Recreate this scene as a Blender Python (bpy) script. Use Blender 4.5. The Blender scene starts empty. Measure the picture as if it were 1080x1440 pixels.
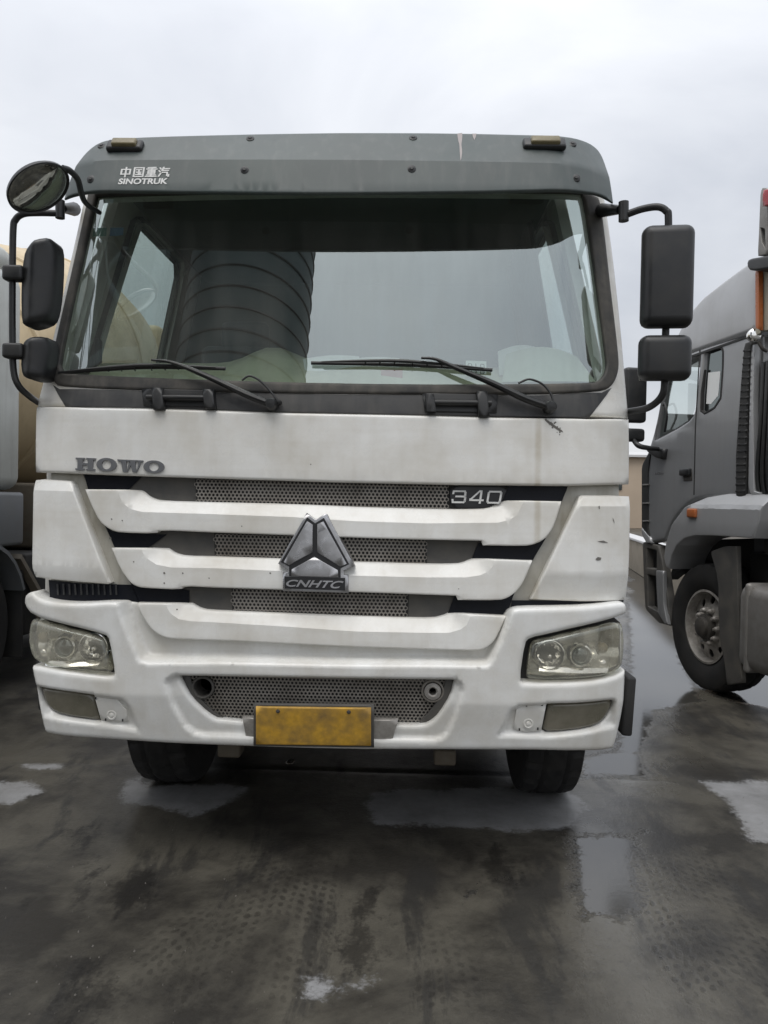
import bpy, bmesh, math, random
import numpy as np
from mathutils import Vector, Matrix
from mathutils.geometry import delaunay_2d_cdt
random.seed(7); rng = np.random.default_rng(7)
scene = bpy.context.scene
COL = scene.collection
R_ = math.radians

# ------------------------------------------------------------------ camera
FPX = 1082.0                       # focal length in photo pixels (1080 x 1440)
CAM = np.array([0.35, -3.05, 1.52])
_a = math.atan(32 / FPX); _p = math.atan((720 - 705) / FPX); _r = R_(1.1)
_Fh = np.array([-math.sin(_a), math.cos(_a), 0]); _Rw = np.array([math.cos(_a), math.sin(_a), 0]); _Uw = np.array([0, 0, 1.0])
CF = _Fh * math.cos(_p) - _Uw * math.sin(_p); _U0 = _Uw * math.cos(_p) + _Fh * math.sin(_p)
CU = _U0 * math.cos(_r) - _Rw * math.sin(_r); CR = _Rw * math.cos(_r) + _U0 * math.sin(_r)
cd = bpy.data.cameras.new('camera'); cam = bpy.data.objects.new('camera', cd); COL.objects.link(cam)
cd.sensor_fit = 'VERTICAL'; cd.sensor_height = 36; cd.lens = 36 * FPX / 1440
cd.clip_start = 0.05; cd.clip_end = 3000
cam.matrix_world = Matrix(((CR[0], CU[0], -CF[0], CAM[0]), (CR[1], CU[1], -CF[1], CAM[1]), (CR[2], CU[2], -CF[2], CAM[2]), (0, 0, 0, 1)))
scene.camera = cam
scene.render.resolution_x = 768; scene.render.resolution_y = 1024

# ------------------------------------------------------------------ sky, sun, exposure
SUN_EL, SUN_AZ = 64.0, 203.0       # degrees; azimuth clockwise from +Y (behind the camera, a little to the left)
w = bpy.data.worlds.new('World'); scene.world = w; w.use_nodes = True
nt = w.node_tree; nt.nodes.clear()
def wn(t, **k):
    n = nt.nodes.new(t)
    for a, b in k.items(): setattr(n, a, b)
    return n
wo = wn('ShaderNodeOutputWorld'); bg = wn('ShaderNodeBackground'); tc = wn('ShaderNodeTexCoord')
sky = wn('ShaderNodeTexSky', sky_type='NISHITA', sun_disc=False, sun_elevation=R_(SUN_EL), sun_rotation=R_(SUN_AZ), air_density=1.5, dust_density=4.0)
mp = wn('ShaderNodeMapping'); mp.inputs['Scale'].default_value = (1.0, 1.0, 2.4); mp.inputs['Location'].default_value = (0.35, 0.2, 0.1)
n1 = wn('ShaderNodeTexNoise'); n1.inputs['Scale'].default_value = 2.0; n1.inputs['Detail'].default_value = 7; n1.inputs['Roughness'].default_value = 0.5; n1.inputs['Distortion'].default_value = 0.4
cr = wn('ShaderNodeValToRGB')
cr.color_ramp.elements[0].position = 0.30; cr.color_ramp.elements[0].color = (4.1, 4.3, 4.75, 1)
cr.color_ramp.elements[1].position = 0.68; cr.color_ramp.elements[1].color = (6.4, 6.52, 6.78, 1)
sep = wn('ShaderNodeSeparateXYZ')
el = wn('ShaderNodeMapRange'); el.inputs['From Min'].default_value = 0; el.inputs['From Max'].default_value = 1; el.inputs['To Min'].default_value = 1.0; el.inputs['To Max'].default_value = 2.1
mul = wn('ShaderNodeVectorMath', operation='SCALE')
mixc = wn('ShaderNodeMix', data_type='RGBA'); mixc.inputs['Factor'].default_value = 0.9
L = nt.links.new
L(tc.outputs['Generated'], mp.inputs['Vector']); L(mp.outputs[0], n1.inputs['Vector']); L(n1.outputs['Fac'], cr.inputs['Fac'])
L(tc.outputs['Generated'], sep.inputs[0]); zz = wn('ShaderNodeMath', operation='MULTIPLY'); L(sep.outputs['Z'], zz.inputs[0]); L(sep.outputs['Z'], zz.inputs[1]); L(zz.outputs[0], el.inputs['Value'])
L(cr.outputs['Color'], mul.inputs[0]); L(el.outputs[0], mul.inputs['Scale'])
L(sky.outputs[0], mixc.inputs['A']); L(mul.outputs[0], mixc.inputs['B'])
L(mixc.outputs['Result'], bg.inputs['Color']); bg.inputs['Strength'].default_value = 0.126
L(bg.outputs[0], wo.inputs['Surface'])
sd = bpy.data.lights.new('sun', 'SUN'); sd.energy = 1.4; sd.angle = R_(44); sd.color = (1.0, 0.97, 0.92)
so = bpy.data.objects.new('sun', sd); COL.objects.link(so)
_sv = Vector((math.sin(R_(SUN_AZ)) * math.cos(R_(SUN_EL)), math.cos(R_(SUN_AZ)) * math.cos(R_(SUN_EL)), math.sin(R_(SUN_EL))))
so.rotation_euler = _sv.to_track_quat('Z', 'Y').to_euler(); so.location = (0, 0, 20)
vs = scene.view_settings; vs.view_transform = 'Standard'; vs.look = 'None'; vs.gamma = 1; vs.use_curve_mapping = False; vs.exposure = 0.12

# ------------------------------------------------------------------ pixel -> place
def ray(px, py):
    return CF + CR * (px - 540) / FPX + CU * (720 - py) / FPX
def at(px, py, y):                  # the point of that sight line in the plane y = const
    d = ray(px, py); t = (y - CAM[1]) / d[1]; return CAM + d * t
def ground_at(px, py):
    d = ray(px, py); return CAM + d * (-CAM[2] / d[2])

# ------------------------------------------------------------------ materials
MATS = {}
def mk(name, color, rough=0.5, metal=0.0, dirt=None, dirt_amt=0.0, dirt_scale=6.0, streak=0.0, var=0.0, bump=0.0, bump_scale=80.0, spec=0.5, coat=0.0, rough_var=0.1, smear=0.0, stains=()):
    m = bpy.data.materials.new(name); m.use_nodes = True; t = m.node_tree; N = t.nodes; l = t.links.new
    b = N['Principled BSDF']; b.inputs['Metallic'].default_value = metal; b.inputs['Roughness'].default_value = rough
    b.inputs['Specular IOR Level'].default_value = spec; b.inputs['Coat Weight'].default_value = coat
    c = N.new('ShaderNodeTexCoord')
    col = N.new('ShaderNodeRGB'); col.outputs[0].default_value = (*color, 1); out = col.outputs[0]
    n0 = N.new('ShaderNodeTexNoise'); n0.inputs['Scale'].default_value = dirt_scale; n0.inputs['Detail'].default_value = 8; n0.inputs['Roughness'].default_value = 0.62
    l(c.outputs['Object'], n0.inputs['Vector'])
    if var:
        hs = N.new('ShaderNodeHueSaturation'); mr = N.new('ShaderNodeMapRange')
        n2 = N.new('ShaderNodeTexNoise'); n2.inputs['Scale'].default_value = dirt_scale * 3.1; n2.inputs['Detail'].default_value = 4; l(c.outputs['Object'], n2.inputs['Vector'])
        mr.inputs['From Min'].default_value = 0.3; mr.inputs['From Max'].default_value = 0.7; mr.inputs['To Min'].default_value = 1 - var; mr.inputs['To Max'].default_value = 1 + var
        l(n2.outputs['Fac'], mr.inputs['Value']); l(mr.outputs[0], hs.inputs['Value']); l(out, hs.inputs['Color']); out = hs.outputs[0]
    fac = None
    if dirt is not None:
        mr = N.new('ShaderNodeMapRange'); mr.inputs['From Min'].default_value = 0.38; mr.inputs['From Max'].default_value = 0.72; mr.inputs['To Max'].default_value = dirt_amt
        l(n0.outputs['Fac'], mr.inputs['Value']); fac = mr.outputs[0]
        if streak:
            mpn = N.new('ShaderNodeMapping'); mpn.inputs['Scale'].default_value = (26, 26, 1.3); l(c.outputs['Object'], mpn.inputs['Vector'])
            n3 = N.new('ShaderNodeTexNoise'); n3.inputs['Scale'].default_value = 1.0; n3.inputs['Detail'].default_value = 5; l(mpn.outputs[0], n3.inputs['Vector'])
            m3 = N.new('ShaderNodeMapRange'); m3.inputs['From Min'].default_value = 0.5; m3.inputs['From Max'].default_value = 0.75; m3.inputs['To Max'].default_value = streak; l(n3.outputs['Fac'], m3.inputs['Value'])
            ad = N.new('ShaderNodeMath'); ad.operation = 'ADD'; ad.use_clamp = True; l(fac, ad.inputs[0]); l(m3.outputs[0], ad.inputs[1]); fac = ad.outputs[0]
        if smear:
            mpn = N.new('ShaderNodeMapping'); mpn.inputs['Scale'].default_value = (1.6, 1.6, 38); l(c.outputs['Object'], mpn.inputs['Vector'])
            n3 = N.new('ShaderNodeTexNoise'); n3.inputs['Scale'].default_value = 1.0; n3.inputs['Detail'].default_value = 5; l(mpn.outputs[0], n3.inputs['Vector'])
            m3 = N.new('ShaderNodeMapRange'); m3.inputs['From Min'].default_value = 0.48; m3.inputs['From Max'].default_value = 0.75; m3.inputs['To Max'].default_value = smear; l(n3.outputs['Fac'], m3.inputs['Value'])
            ad = N.new('ShaderNodeMath'); ad.operation = 'ADD'; ad.use_clamp = True; l(fac, ad.inputs[0]); l(m3.outputs[0], ad.inputs[1]); fac = ad.outputs[0]
        for (x0, hw, za, zb, amt) in stains:      # a run of dirty water down the bonnet
            sx = N.new('ShaderNodeSeparateXYZ'); l(c.outputs['Object'], sx.inputs[0])
            a1 = N.new('ShaderNodeMath'); a1.operation = 'SUBTRACT'; l(sx.outputs[0], a1.inputs[0]); a1.inputs[1].default_value = x0
            a2 = N.new('ShaderNodeMath'); a2.operation = 'ABSOLUTE'; l(a1.outputs[0], a2.inputs[0])
            a3 = N.new('ShaderNodeMapRange'); a3.interpolation_type = 'SMOOTHSTEP'; a3.inputs['From Min'].default_value = hw; a3.inputs['From Max'].default_value = hw * 0.15; a3.inputs['To Max'].default_value = amt; l(a2.outputs[0], a3.inputs['Value'])
            a4 = N.new('ShaderNodeMapRange'); a4.inputs['From Min'].default_value = zb; a4.inputs['From Max'].default_value = zb - 0.1; l(sx.outputs[2], a4.inputs['Value'])
            a5 = N.new('ShaderNodeMath'); a5.operation = 'MULTIPLY'; l(a3.outputs[0], a5.inputs[0]); l(a4.outputs[0], a5.inputs[1])
            a6 = N.new('ShaderNodeMath'); a6.operation = 'MULTIPLY'; l(a5.outputs[0], a6.inputs[0]); l(n0.outputs['Fac'], a6.inputs[1])
            ad = N.new('ShaderNodeMath'); ad.operation = 'ADD'; ad.use_clamp = True; l(fac, ad.inputs[0]); l(a6.outputs[0], ad.inputs[1]); fac = ad.outputs[0]
        mx = N.new('ShaderNodeMix'); mx.data_type = 'RGBA'; l(fac, mx.inputs['Factor']); l(out, mx.inputs['A']); mx.inputs['B'].default_value = (*dirt, 1); out = mx.outputs['Result']
    l(out, b.inputs['Base Color'])
    rr = N.new('ShaderNodeMapRange'); rr.inputs['From Min'].default_value = 0.3; rr.inputs['From Max'].default_value = 0.7
    rr.inputs['To Min'].default_value = max(0.02, rough - rough_var); rr.inputs['To Max'].default_value = min(1, rough + rough_var)
    l(n0.outputs['Fac'], rr.inputs['Value']); l(rr.outputs[0], b.inputs['Roughness'])
    if bump:
        nb = N.new('ShaderNodeTexNoise'); nb.inputs['Scale'].default_value = bump_scale; nb.inputs['Detail'].default_value = 3; l(c.outputs['Object'], nb.inputs['Vector'])
        bp = N.new('ShaderNodeBump'); bp.inputs['Strength'].default_value = bump; bp.inputs['Distance'].default_value = 0.004; l(nb.outputs['Fac'], bp.inputs['Height']); l(bp.outputs[0], b.inputs['Normal'])
    MATS[name] = m; return m
cab_stain = 0.878
white = mk('white_paint', (0.80, 0.795, 0.76), 0.30, dirt=(0.44, 0.385, 0.285), dirt_amt=0.50, dirt_scale=3.4, streak=0.09, smear=0.08, coat=0.15, stains=[(cab_stain, 0.020, 1.52, 1.95, 0.75)], var=0.03, bump=0.04, bump_scale=9)
white_low = mk('white_bumper', (0.78, 0.78, 0.755), 0.27, dirt=(0.42, 0.375, 0.285), dirt_amt=0.50, dirt_scale=4.2, streak=0.08, coat=0.15, var=0.03, bump=0.03, bump_scale=11)
white_dirt = mk('grimy_white', (0.52, 0.51, 0.46), 0.5, dirt=(0.26, 0.23, 0.17), dirt_amt=0.6, dirt_scale=5, streak=0.3, var=0.05)
visor_m = mk('visor_grey', (0.060, 0.080, 0.077), 0.40, dirt=(0.16, 0.165, 0.16), dirt_amt=0.35, dirt_scale=3, streak=0.25, var=0.05)
black = mk('black_plastic', (0.014, 0.015, 0.016), 0.42, dirt=(0.06, 0.056, 0.05), dirt_amt=0.35, dirt_scale=9, bump=0.06, bump_scale=300)
black_rough = mk('black_rough', (0.018, 0.018, 0.018), 0.7, dirt=(0.07, 0.065, 0.055), dirt_amt=0.35, dirt_scale=9)
cowl_m = mk('cowl_plastic', (0.032, 0.033, 0.035), 0.55, dirt=(0.11, 0.105, 0.095), dirt_amt=0.55, dirt_scale=6, streak=0.3)
trim = mk('navy_trim', (0.005, 0.006, 0.010), 0.45, spec=0.2, dirt=(0.02, 0.02, 0.02), dirt_amt=0.25, dirt_scale=14)
greyp = mk('dark_grey_plastic', (0.07, 0.068, 0.064), 0.6, dirt=(0.16, 0.145, 0.12), dirt_amt=0.5, dirt_scale=8, bump=0.05, bump_scale=500)
mesh_m = mk('perforated_metal', (0.30, 0.28, 0.25), 0.55, metal=0.2, dirt=(0.10, 0.085, 0.065), dirt_amt=0.7, dirt_scale=7)
seal_m = mk('rubber_seal', (0.035, 0.034, 0.032), 0.7, dirt=(0.17, 0.155, 0.13), dirt_amt=0.6, dirt_scale=9, streak=0.2)
chrome = mk('reflector', (0.92, 0.91, 0.88), 0.13, metal=1.0, dirt=(0.6, 0.57, 0.48), dirt_amt=0.3, dirt_scale=20)
bezel_m = mk('lamp_bezel', (0.52, 0.51, 0.45), 0.22, metal=0.9, dirt=(0.30, 0.28, 0.22), dirt_amt=0.5, dirt_scale=12)
silver = mk('badge_silver', (0.44, 0.44, 0.45), 0.32, metal=0.75, dirt=(0.22, 0.21, 0.19), dirt_amt=0.35, dirt_scale=30)
letter_silver = mk('letter_silver', (0.20, 0.205, 0.215), 0.4, metal=0.5, dirt=(0.2, 0.19, 0.17), dirt_amt=0.3, dirt_scale=40)
letter_white = mk('letter_white', (0.78, 0.78, 0.76), 0.5, dirt=(0.35, 0.35, 0.32), dirt_amt=0.35, dirt_scale=40)
badge_black = mk('badge_black', (0.015, 0.015, 0.016), 0.35)
fog_m = mk('fog_lens', (0.19, 0.175, 0.135), 0.22, dirt=(0.10, 0.095, 0.065), dirt_amt=0.8, dirt_scale=11, spec=0.6, coat=0.25)
plate_m = mk('plate_yellow', (0.58, 0.33, 0.04), 0.5, dirt=(0.17, 0.12, 0.06), dirt_amt=0.8, dirt_scale=13, var=0.15)
amber_old = mk('faded_amber', (0.20, 0.165, 0.085), 0.4, dirt=(0.09, 0.08, 0.05), dirt_amt=0.5, dirt_scale=30)
orange = mk('orange_lens', (0.45, 0.13, 0.035), 0.3, dirt=(0.2, 0.09, 0.05), dirt_amt=0.3)
redl = mk('red_lens', (0.35, 0.01, 0.015), 0.3)
tyre_m = mk('tyre_rubber', (0.012, 0.012, 0.012), 0.8, dirt=(0.045, 0.041, 0.036), dirt_amt=0.45, dirt_scale=9, bump=0.1, bump_scale=120)
steel = mk('grimy_steel', (0.045, 0.042, 0.038), 0.6, dirt=(0.11, 0.095, 0.075), dirt_amt=0.5, dirt_scale=8)
rust = mk('dirty_bracket', (0.11, 0.095, 0.07), 0.7, dirt=(0.09, 0.065, 0.045), dirt_amt=0.6, dirt_scale=20)
rim_m = mk('dusty_rim', (0.42, 0.40, 0.37), 0.5, metal=0.35, dirt=(0.13, 0.115, 0.095), dirt_amt=0.7, dirt_scale=14)
tpaint = mk('grey_metallic_paint', (0.29, 0.295, 0.30), 0.36, metal=0.35, dirt=(0.23, 0.22, 0.21), dirt_amt=0.25, dirt_scale=2.5, streak=0.2, coat=0.2)
tpaint_l = mk('light_grey_fairing', (0.43, 0.435, 0.44), 0.38, metal=0.3, dirt=(0.3, 0.29, 0.28), dirt_amt=0.3, dirt_scale=2.5, streak=0.1, coat=0.2)
alu = mk('dusty_aluminium', (0.30, 0.29, 0.275), 0.5, metal=0.5, dirt=(0.15, 0.135, 0.115), dirt_amt=0.6, dirt_scale=6)
beige = mk('beige_plastic', (0.42, 0.39, 0.31), 0.5, dirt=(0.25, 0.22, 0.17), dirt_amt=0.4)
tan = mk('tan_drum_paint', (0.60, 0.48, 0.30), 0.5, dirt=(0.36, 0.27, 0.16), dirt_amt=0.45, dirt_scale=2.2, streak=0.15, var=0.06, bump=0.08, bump_scale=5)
mixer_cab_m = mk('pale_cab_paint', (0.54, 0.555, 0.52), 0.42, dirt=(0.3, 0.295, 0.26), dirt_amt=0.4, dirt_scale=2.5, streak=0.3)
mixer_low_m = mk('slate_cab_paint', (0.15, 0.16, 0.17), 0.5, dirt=(0.2, 0.195, 0.18), dirt_amt=0.4, dirt_scale=4)
dash_m = mk('dash_fabric', (0.60, 0.58, 0.42), 0.85, dirt=(0.26, 0.25, 0.19), dirt_amt=0.5, dirt_scale=7)
cloth_m = mk('pale_cloth', (0.62, 0.64, 0.55), 0.9, dirt=(0.45, 0.45, 0.37), dirt_amt=0.4, dirt_scale=10)
paper_m = mk('paper', (0.8, 0.81, 0.79), 0.8)
seat_m = mk('seat_cloth', (0.045, 0.05, 0.055), 0.9)
inner_m = mk('cab_lining', (0.12, 0.125, 0.12), 0.85)
redpatch = mk('red_print', (0.40, 0.10, 0.07), 0.7)
sticker_g = mk('green_sticker', (0.05, 0.20, 0.16), 0.5)
sticker_b = mk('blue_sticker', (0.05, 0.16, 0.28), 0.5)
wall_m = mk('beige_wall', (0.46, 0.37, 0.28), 0.85, dirt=(0.36, 0.29, 0.22), dirt_amt=0.5, dirt_scale=0.4)
roof_m = mk('pale_sheet_roof', (0.55, 0.55, 0.55), 0.6)
concrete = mk('barrier_concrete', (0.25, 0.22, 0.175), 0.85, dirt=(0.16, 0.135, 0.1), dirt_amt=0.6, dirt_scale=1.5)
silo_m = mk('dark_green_silo', (0.055, 0.082, 0.085), 0.6, dirt=(0.05, 0.07, 0.07), dirt_amt=0.4, dirt_scale=0.8)
silo_seam_m = mk('silo_seam', (0.012, 0.016, 0.018), 0.7)
frame_m = mk('dark_steelwork', (0.018, 0.027, 0.03), 0.7)
dropping_m = mk('bird_dropping', (0.42, 0.38, 0.37), 0.8)
scuff_m = mk('black_scuff', (0.16, 0.15, 0.135), 0.8)
rustspot = mk('rust_stain', (0.25, 0.16, 0.08), 0.8)

def glass(name, tint, refl, dust_col=(0.4, 0.39, 0.35), dust=0.05, rough=0.0, dscale=5, streaky=True):
    m = bpy.data.materials.new(name); m.use_nodes = True; t = m.node_tree; N = t.nodes; l = t.links.new; N.clear()
    o = N.new('ShaderNodeOutputMaterial'); tr = N.new('ShaderNodeBsdfTransparent'); tr.inputs[0].default_value = (*tint, 1)
    g = N.new('ShaderNodeBsdfGlossy'); g.inputs['Roughness'].default_value = rough; g.inputs['Color'].default_value = (0.86, 0.95, 0.94, 1)
    d = N.new('ShaderNodeBsdfDiffuse'); d.inputs[0].default_value = (*dust_col, 1)
    lw = N.new('ShaderNodeLayerWeight'); lw.inputs['Blend'].default_value = 0.5; fr = N.new('ShaderNodeMath'); fr.operation = 'POWER'; l(lw.outputs['Facing'], fr.inputs[0]); fr.inputs[1].default_value = 4.0
    ad = N.new('ShaderNodeMath'); ad.operation = 'ADD'; ad.use_clamp = True; ad.inputs[1].default_value = refl + 0.04; l(fr.outputs[0], ad.inputs[0])
    m1 = N.new('ShaderNodeMixShader'); l(ad.outputs[0], m1.inputs[0]); l(tr.outputs[0], m1.inputs[1]); l(g.outputs[0], m1.inputs[2])
    c = N.new('ShaderNodeTexCoord'); mpn = N.new('ShaderNodeMapping'); mpn.inputs['Scale'].default_value = (dscale * (4 if streaky else 1), dscale, dscale * (0.7 if streaky else 1)); l(c.outputs['Object'], mpn.inputs['Vector'])
    n = N.new('ShaderNodeTexNoise'); n.inputs['Scale'].default_value = 1; n.inputs['Detail'].default_value = 6; l(mpn.outputs[0], n.inputs['Vector'])
    mr = N.new('ShaderNodeMapRange'); mr.inputs['From Min'].default_value = 0.3; mr.inputs['From Max'].default_value = 0.75; mr.inputs['To Min'].default_value = dust * 0.4; mr.inputs['To Max'].default_value = dust * 1.7
    l(n.outputs['Fac'], mr.inputs['Value'])
    m2 = N.new('ShaderNodeMixShader'); l(mr.outputs[0], m2.inputs[0]); l(m1.outputs[0], m2.inputs[1]); l(d.outputs[0], m2.inputs[2])
    l(m2.outputs[0], o.inputs['Surface']); return m
wind_m = glass('windshield_glass', (0.72, 0.82, 0.78), 0.30, dust=0.09, dscale=3)
side_m = glass('side_glass', (0.80, 0.86, 0.84), 0.06, dust=0.04)
lens_m = glass('lamp_lens', (0.93, 0.92, 0.87), 0.05, dust_col=(0.68, 0.65, 0.54), dust=0.26, rough=0.04, dscale=9, streaky=False)
bulb_m = glass('projector_glass', (0.35, 0.38, 0.36), 0.14, dust=0.08, rough=0.02, dscale=8, streaky=False)
mirror_m = mk('mirror_glass', (0.30, 0.31, 0.29), 0.08, metal=1.0, dirt=(0.3, 0.28, 0.24), dirt_amt=0.35, dirt_scale=15, rough_var=0.05)
tglass_m = mk('tinted_glass', (0.16, 0.18, 0.18), 0.06, metal=0.9, rough_var=0.03)

# ------------------------------------------------------------------ objects
WM = {}
def link(o, parent=None):
    COL.objects.link(o)
    if parent is not None:
        o.parent = parent; o.matrix_parent_inverse = WM.get(parent.name, Matrix.Identity(4)).inverted()
    return o
def empty(name, loc=(0, 0, 0), parent=None):
    o = bpy.data.objects.new(name, None); o.empty_display_size = 0.2
    WM[o.name] = Matrix.Translation(Vector(loc)); o.location = loc
    return link(o, parent)
def tag(o, label, cat, group=None, kind=None):
    if label: o['label'] = label
    if cat: o['category'] = cat
    if group: o['group'] = group
    if kind: o['kind'] = kind
    return o
def finish(me, mat, smooth=35):
    for m in (mat if isinstance(mat, (list, tuple)) else [mat]): me.materials.append(m)
    if smooth:
        me.polygons.foreach_set('use_smooth', [True] * len(me.polygons)); me.set_sharp_from_angle(angle=R_(smooth))
    me.update()
def mobj(name, verts, faces, mat, parent=None, smooth=35, fmat=None, fixn=True):
    me = bpy.data.meshes.new(name); me.from_pydata([tuple(map(float, v)) for v in verts], [], faces)
    if fixn:
        bm = bmesh.new(); bm.from_mesh(me); bmesh.ops.recalc_face_normals(bm, faces=bm.faces); bm.to_mesh(me); bm.free()
    finish(me, mat, smooth)
    if fmat is not None: me.polygons.foreach_set('material_index', fmat)
    return link(bpy.data.objects.new(name, me), parent)

def resample(P, step, closed=True):
    P = [np.asarray(p, float) for p in P]; out = []
    n = len(P)
    for i in range(n if closed else n - 1):
        a, b = P[i], P[(i + 1) % n]; k = max(1, int(math.ceil(np.linalg.norm(b - a) / step)))
        for j in range(k): out.append(a + (b - a) * j / k)
    if not closed: out.append(P[-1])
    return np.array(out)
def chaikin(P, it=2, keep=50):
    """round the corners flatter than `keep` degrees; sharper ones are kept"""
    P = np.asarray(P, float)
    for _ in range(it):
        n = len(P); out = []
        for i in range(n):
            a, b, c = P[i - 1], P[i], P[(i + 1) % n]
            u, v = b - a, c - b; lu, lv = np.linalg.norm(u), np.linalg.norm(v)
            ang = math.degrees(math.acos(max(-1, min(1, float(u @ v) / (lu * lv + 1e-12)))))
            if ang > keep or ang < 1: out.append(b)
            else: out += [b - u * 0.25, b + v * 0.25]
        P = np.array(out)
    return P
def sdf(poly, pts, closed=True):
    poly = np.asarray(poly, float); pts = np.asarray(pts, float)
    A = poly; B = np.roll(poly, -1, 0)
    if not closed: A, B = poly[:-1], poly[1:]
    res = np.full(len(pts), 1e9); ins = np.zeros(len(pts), bool)
    for a, b in zip(A, B):
        ab = b - a; t = np.clip(((pts - a) @ ab) / (ab @ ab + 1e-18), 0, 1)
        d = np.hypot(*(pts - (a + t[:, None] * ab)).T); res = np.minimum(res, d)
        if closed:
            c = (a[1] > pts[:, 1]) != (b[1] > pts[:, 1])
            with np.errstate(divide='ignore', invalid='ignore'):
                xi = (b[0] - a[0]) * (pts[:, 1] - a[1]) / (b[1] - a[1]) + a[0]
            ins ^= c & (pts[:, 0] < xi)
    return np.where(ins, res, -res) if closed else res
def sstep(x, a, b):
    t = np.clip((x - a) / (b - a), 0, 1); return t * t * (3 - 2 * t)

class Front:
    """a surface y = S(x, z) of the white truck's front; u = x, v = z, depth runs backwards"""
    def __init__(self, S): self.S = S
    def to2d(self, px, py):
        d = ray(px, py); y = 0.1
        for _ in range(60):
            t = (y - CAM[1]) / d[1]; p = CAM + d * t; y = 0.5 * y + 0.5 * self.S(p[0], p[2])
        return np.array([p[0], p[2]])
    def map(self, u, v, d): return (u, self.S(u, v) + d, v)
class Plane:
    """a vertical plane: origin P0, axis h (horizontal), z up; depth runs along n_in"""
    def __init__(self, P0, h, n_in): self.P0, self.h, self.n = np.array(P0, float), np.array(h, float), np.array(n_in, float)
    def to2d(self, px, py):
        d = ray(px, py); t = ((self.P0 - CAM) @ self.n) / (d @ self.n); p = CAM + d * t
        return np.array([(p - self.P0) @ self.h, p[2]])
    def shift(self, k): return Plane(self.P0 + self.n * k, self.h, self.n)
    def map(self, u, v, d):
        p = self.P0 + self.h * u + self.n * d; return (p[0], p[1], v)

def panel(name, outline, sp, mat, parent=None, off=0.0, thick=0.03, r=0.008, step=0.035, holes=(), relief=None, px=True, lines=(), lines2=(), rnd=0, keep=50, back=False, smooth=35, hole_thick=None):
    T = (lambda P: np.array([sp.to2d(*p) for p in P])) if px else (lambda P: np.array(P, float))
    O = T(outline)
    if rnd: O = chaikin(O, rnd, keep)
    H = []
    for h in holes:
        hh = T(h)
        if rnd: hh = chaikin(hh, rnd, keep)
        H.append(hh)
    es = min(step, 0.04)
    loops = [resample(O, es)] + [resample(h, es) for h in H]
    def area(P): return 0.5 * np.sum(P[:, 0] * np.roll(P[:, 1], -1) - np.roll(P[:, 0], -1) * P[:, 1])
    loops = [l if (area(l) > 0) == (i == 0) else l[::-1] for i, l in enumerate(loops)]   # outer ccw, holes cw -> inside on the left
    def sd(P):
        s = sdf(loops[0], P)
        for h in loops[1:]: s = np.minimum(s, -sdf(h, P))
        return s
    extra = []; rings = []
    if r > 0:
        for lp in loops:
            e = np.roll(lp, -1, 0) - np.roll(lp, 1, 0); nn = np.stack([-e[:, 1], e[:, 0]], 1); nn /= np.linalg.norm(nn, axis=1)[:, None] + 1e-12
            for k in (0.12, 0.35, 0.68, 1.0):
                q = lp + nn * r * k; s = sd(q); rings.append((q, s > r * k * 0.9))
    mn, mx = loops[0].min(0), loops[0].max(0)
    gx = np.arange(mn[0] + step * .37, mx[0], step); gy = np.arange(mn[1] + step * .41, mx[1], step)
    if len(gx) and len(gy):
        G = np.stack(np.meshgrid(gx, gy), -1).reshape(-1, 2) + rng.uniform(-.12, .12, (len(gx) * len(gy), 2)) * step
        G = G[sd(G) > max(r * 1.25, step * 0.35)]; extra.append(G)
    pts = [tuple(p) for lp in loops for p in lp]; edges = []; k = 0
    for lp in loops:
        m = len(lp); edges += [(k + i, k + (i + 1) % m) for i in range(m)]; k += m
    for q, ok in rings:
        ix = -np.ones(len(q), int)
        for i in range(len(q)):
            if ok[i]: ix[i] = len(pts); pts.append(tuple(q[i]))
        for i in range(len(q)):
            j = (i + 1) % len(q)
            if ok[i] and ok[j] and np.linalg.norm(q[i] - q[j]) < es * 1.6: edges.append((int(ix[i]), int(ix[j])))
    for ln in [T(q_) for q_ in lines] + [np.array(q_, float) for q_ in lines2]:
        q = resample(ln, step * 0.5, closed=False); q = q[sd(q) > r * 0.5]
        if len(q) > 1:
            edges += [(len(pts) + i, len(pts) + i + 1) for i in range(len(q) - 1) if np.linalg.norm(q[i + 1] - q[i]) < step]
            pts += [tuple(p) for p in q]
    for e in extra: pts += [tuple(p) for p in e]
    V, _, F, _, _, _ = delaunay_2d_cdt([Vector(p) for p in pts], edges, [], 0, 1e-6)
    V = np.array([(v[0], v[1]) for v in V]); F = np.array([f for f in F if len(f) == 3])
    cen = V[F].mean(1); F = F[sd(cen) > 0]
    used = np.unique(F); idx = -np.ones(len(V), int); idx[used] = np.arange(len(used)); V = V[used]; F = idx[F]
    s = np.clip(sd(V), 0, None); dep = np.full(len(V), off)
    if r > 0: x = np.clip(1 - s / r, 0, 1); dep = dep + r * (1 - np.sqrt(1 - x * x))
    if relief is not None: dep = dep + relief(V)
    verts = [sp.map(u, v, d) for (u, v), d in zip(V, dep)]; faces = [tuple(int(i) for i in f) for f in F]
    cnt = {}
    for f in faces:
        for i in range(3): e = (f[i], f[(i + 1) % 3]); cnt[frozenset(e)] = cnt.get(frozenset(e), []) + [e]
    bd = [l[0] for l in cnt.values() if len(l) == 1]; bmap = {}
    for e in bd:
        for i in e:
            if i not in bmap: bmap[i] = len(verts); verts.append(sp.map(V[i, 0], V[i, 1], off + r + thick))
    for a, b in bd: faces.append((b, a, bmap[a], bmap[b]))
    if back: faces += [tuple(bmap.get(i, -1) for i in f) for f in faces[:0]]
    return mobj(name, verts, faces, mat, parent, smooth=smooth)

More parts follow.
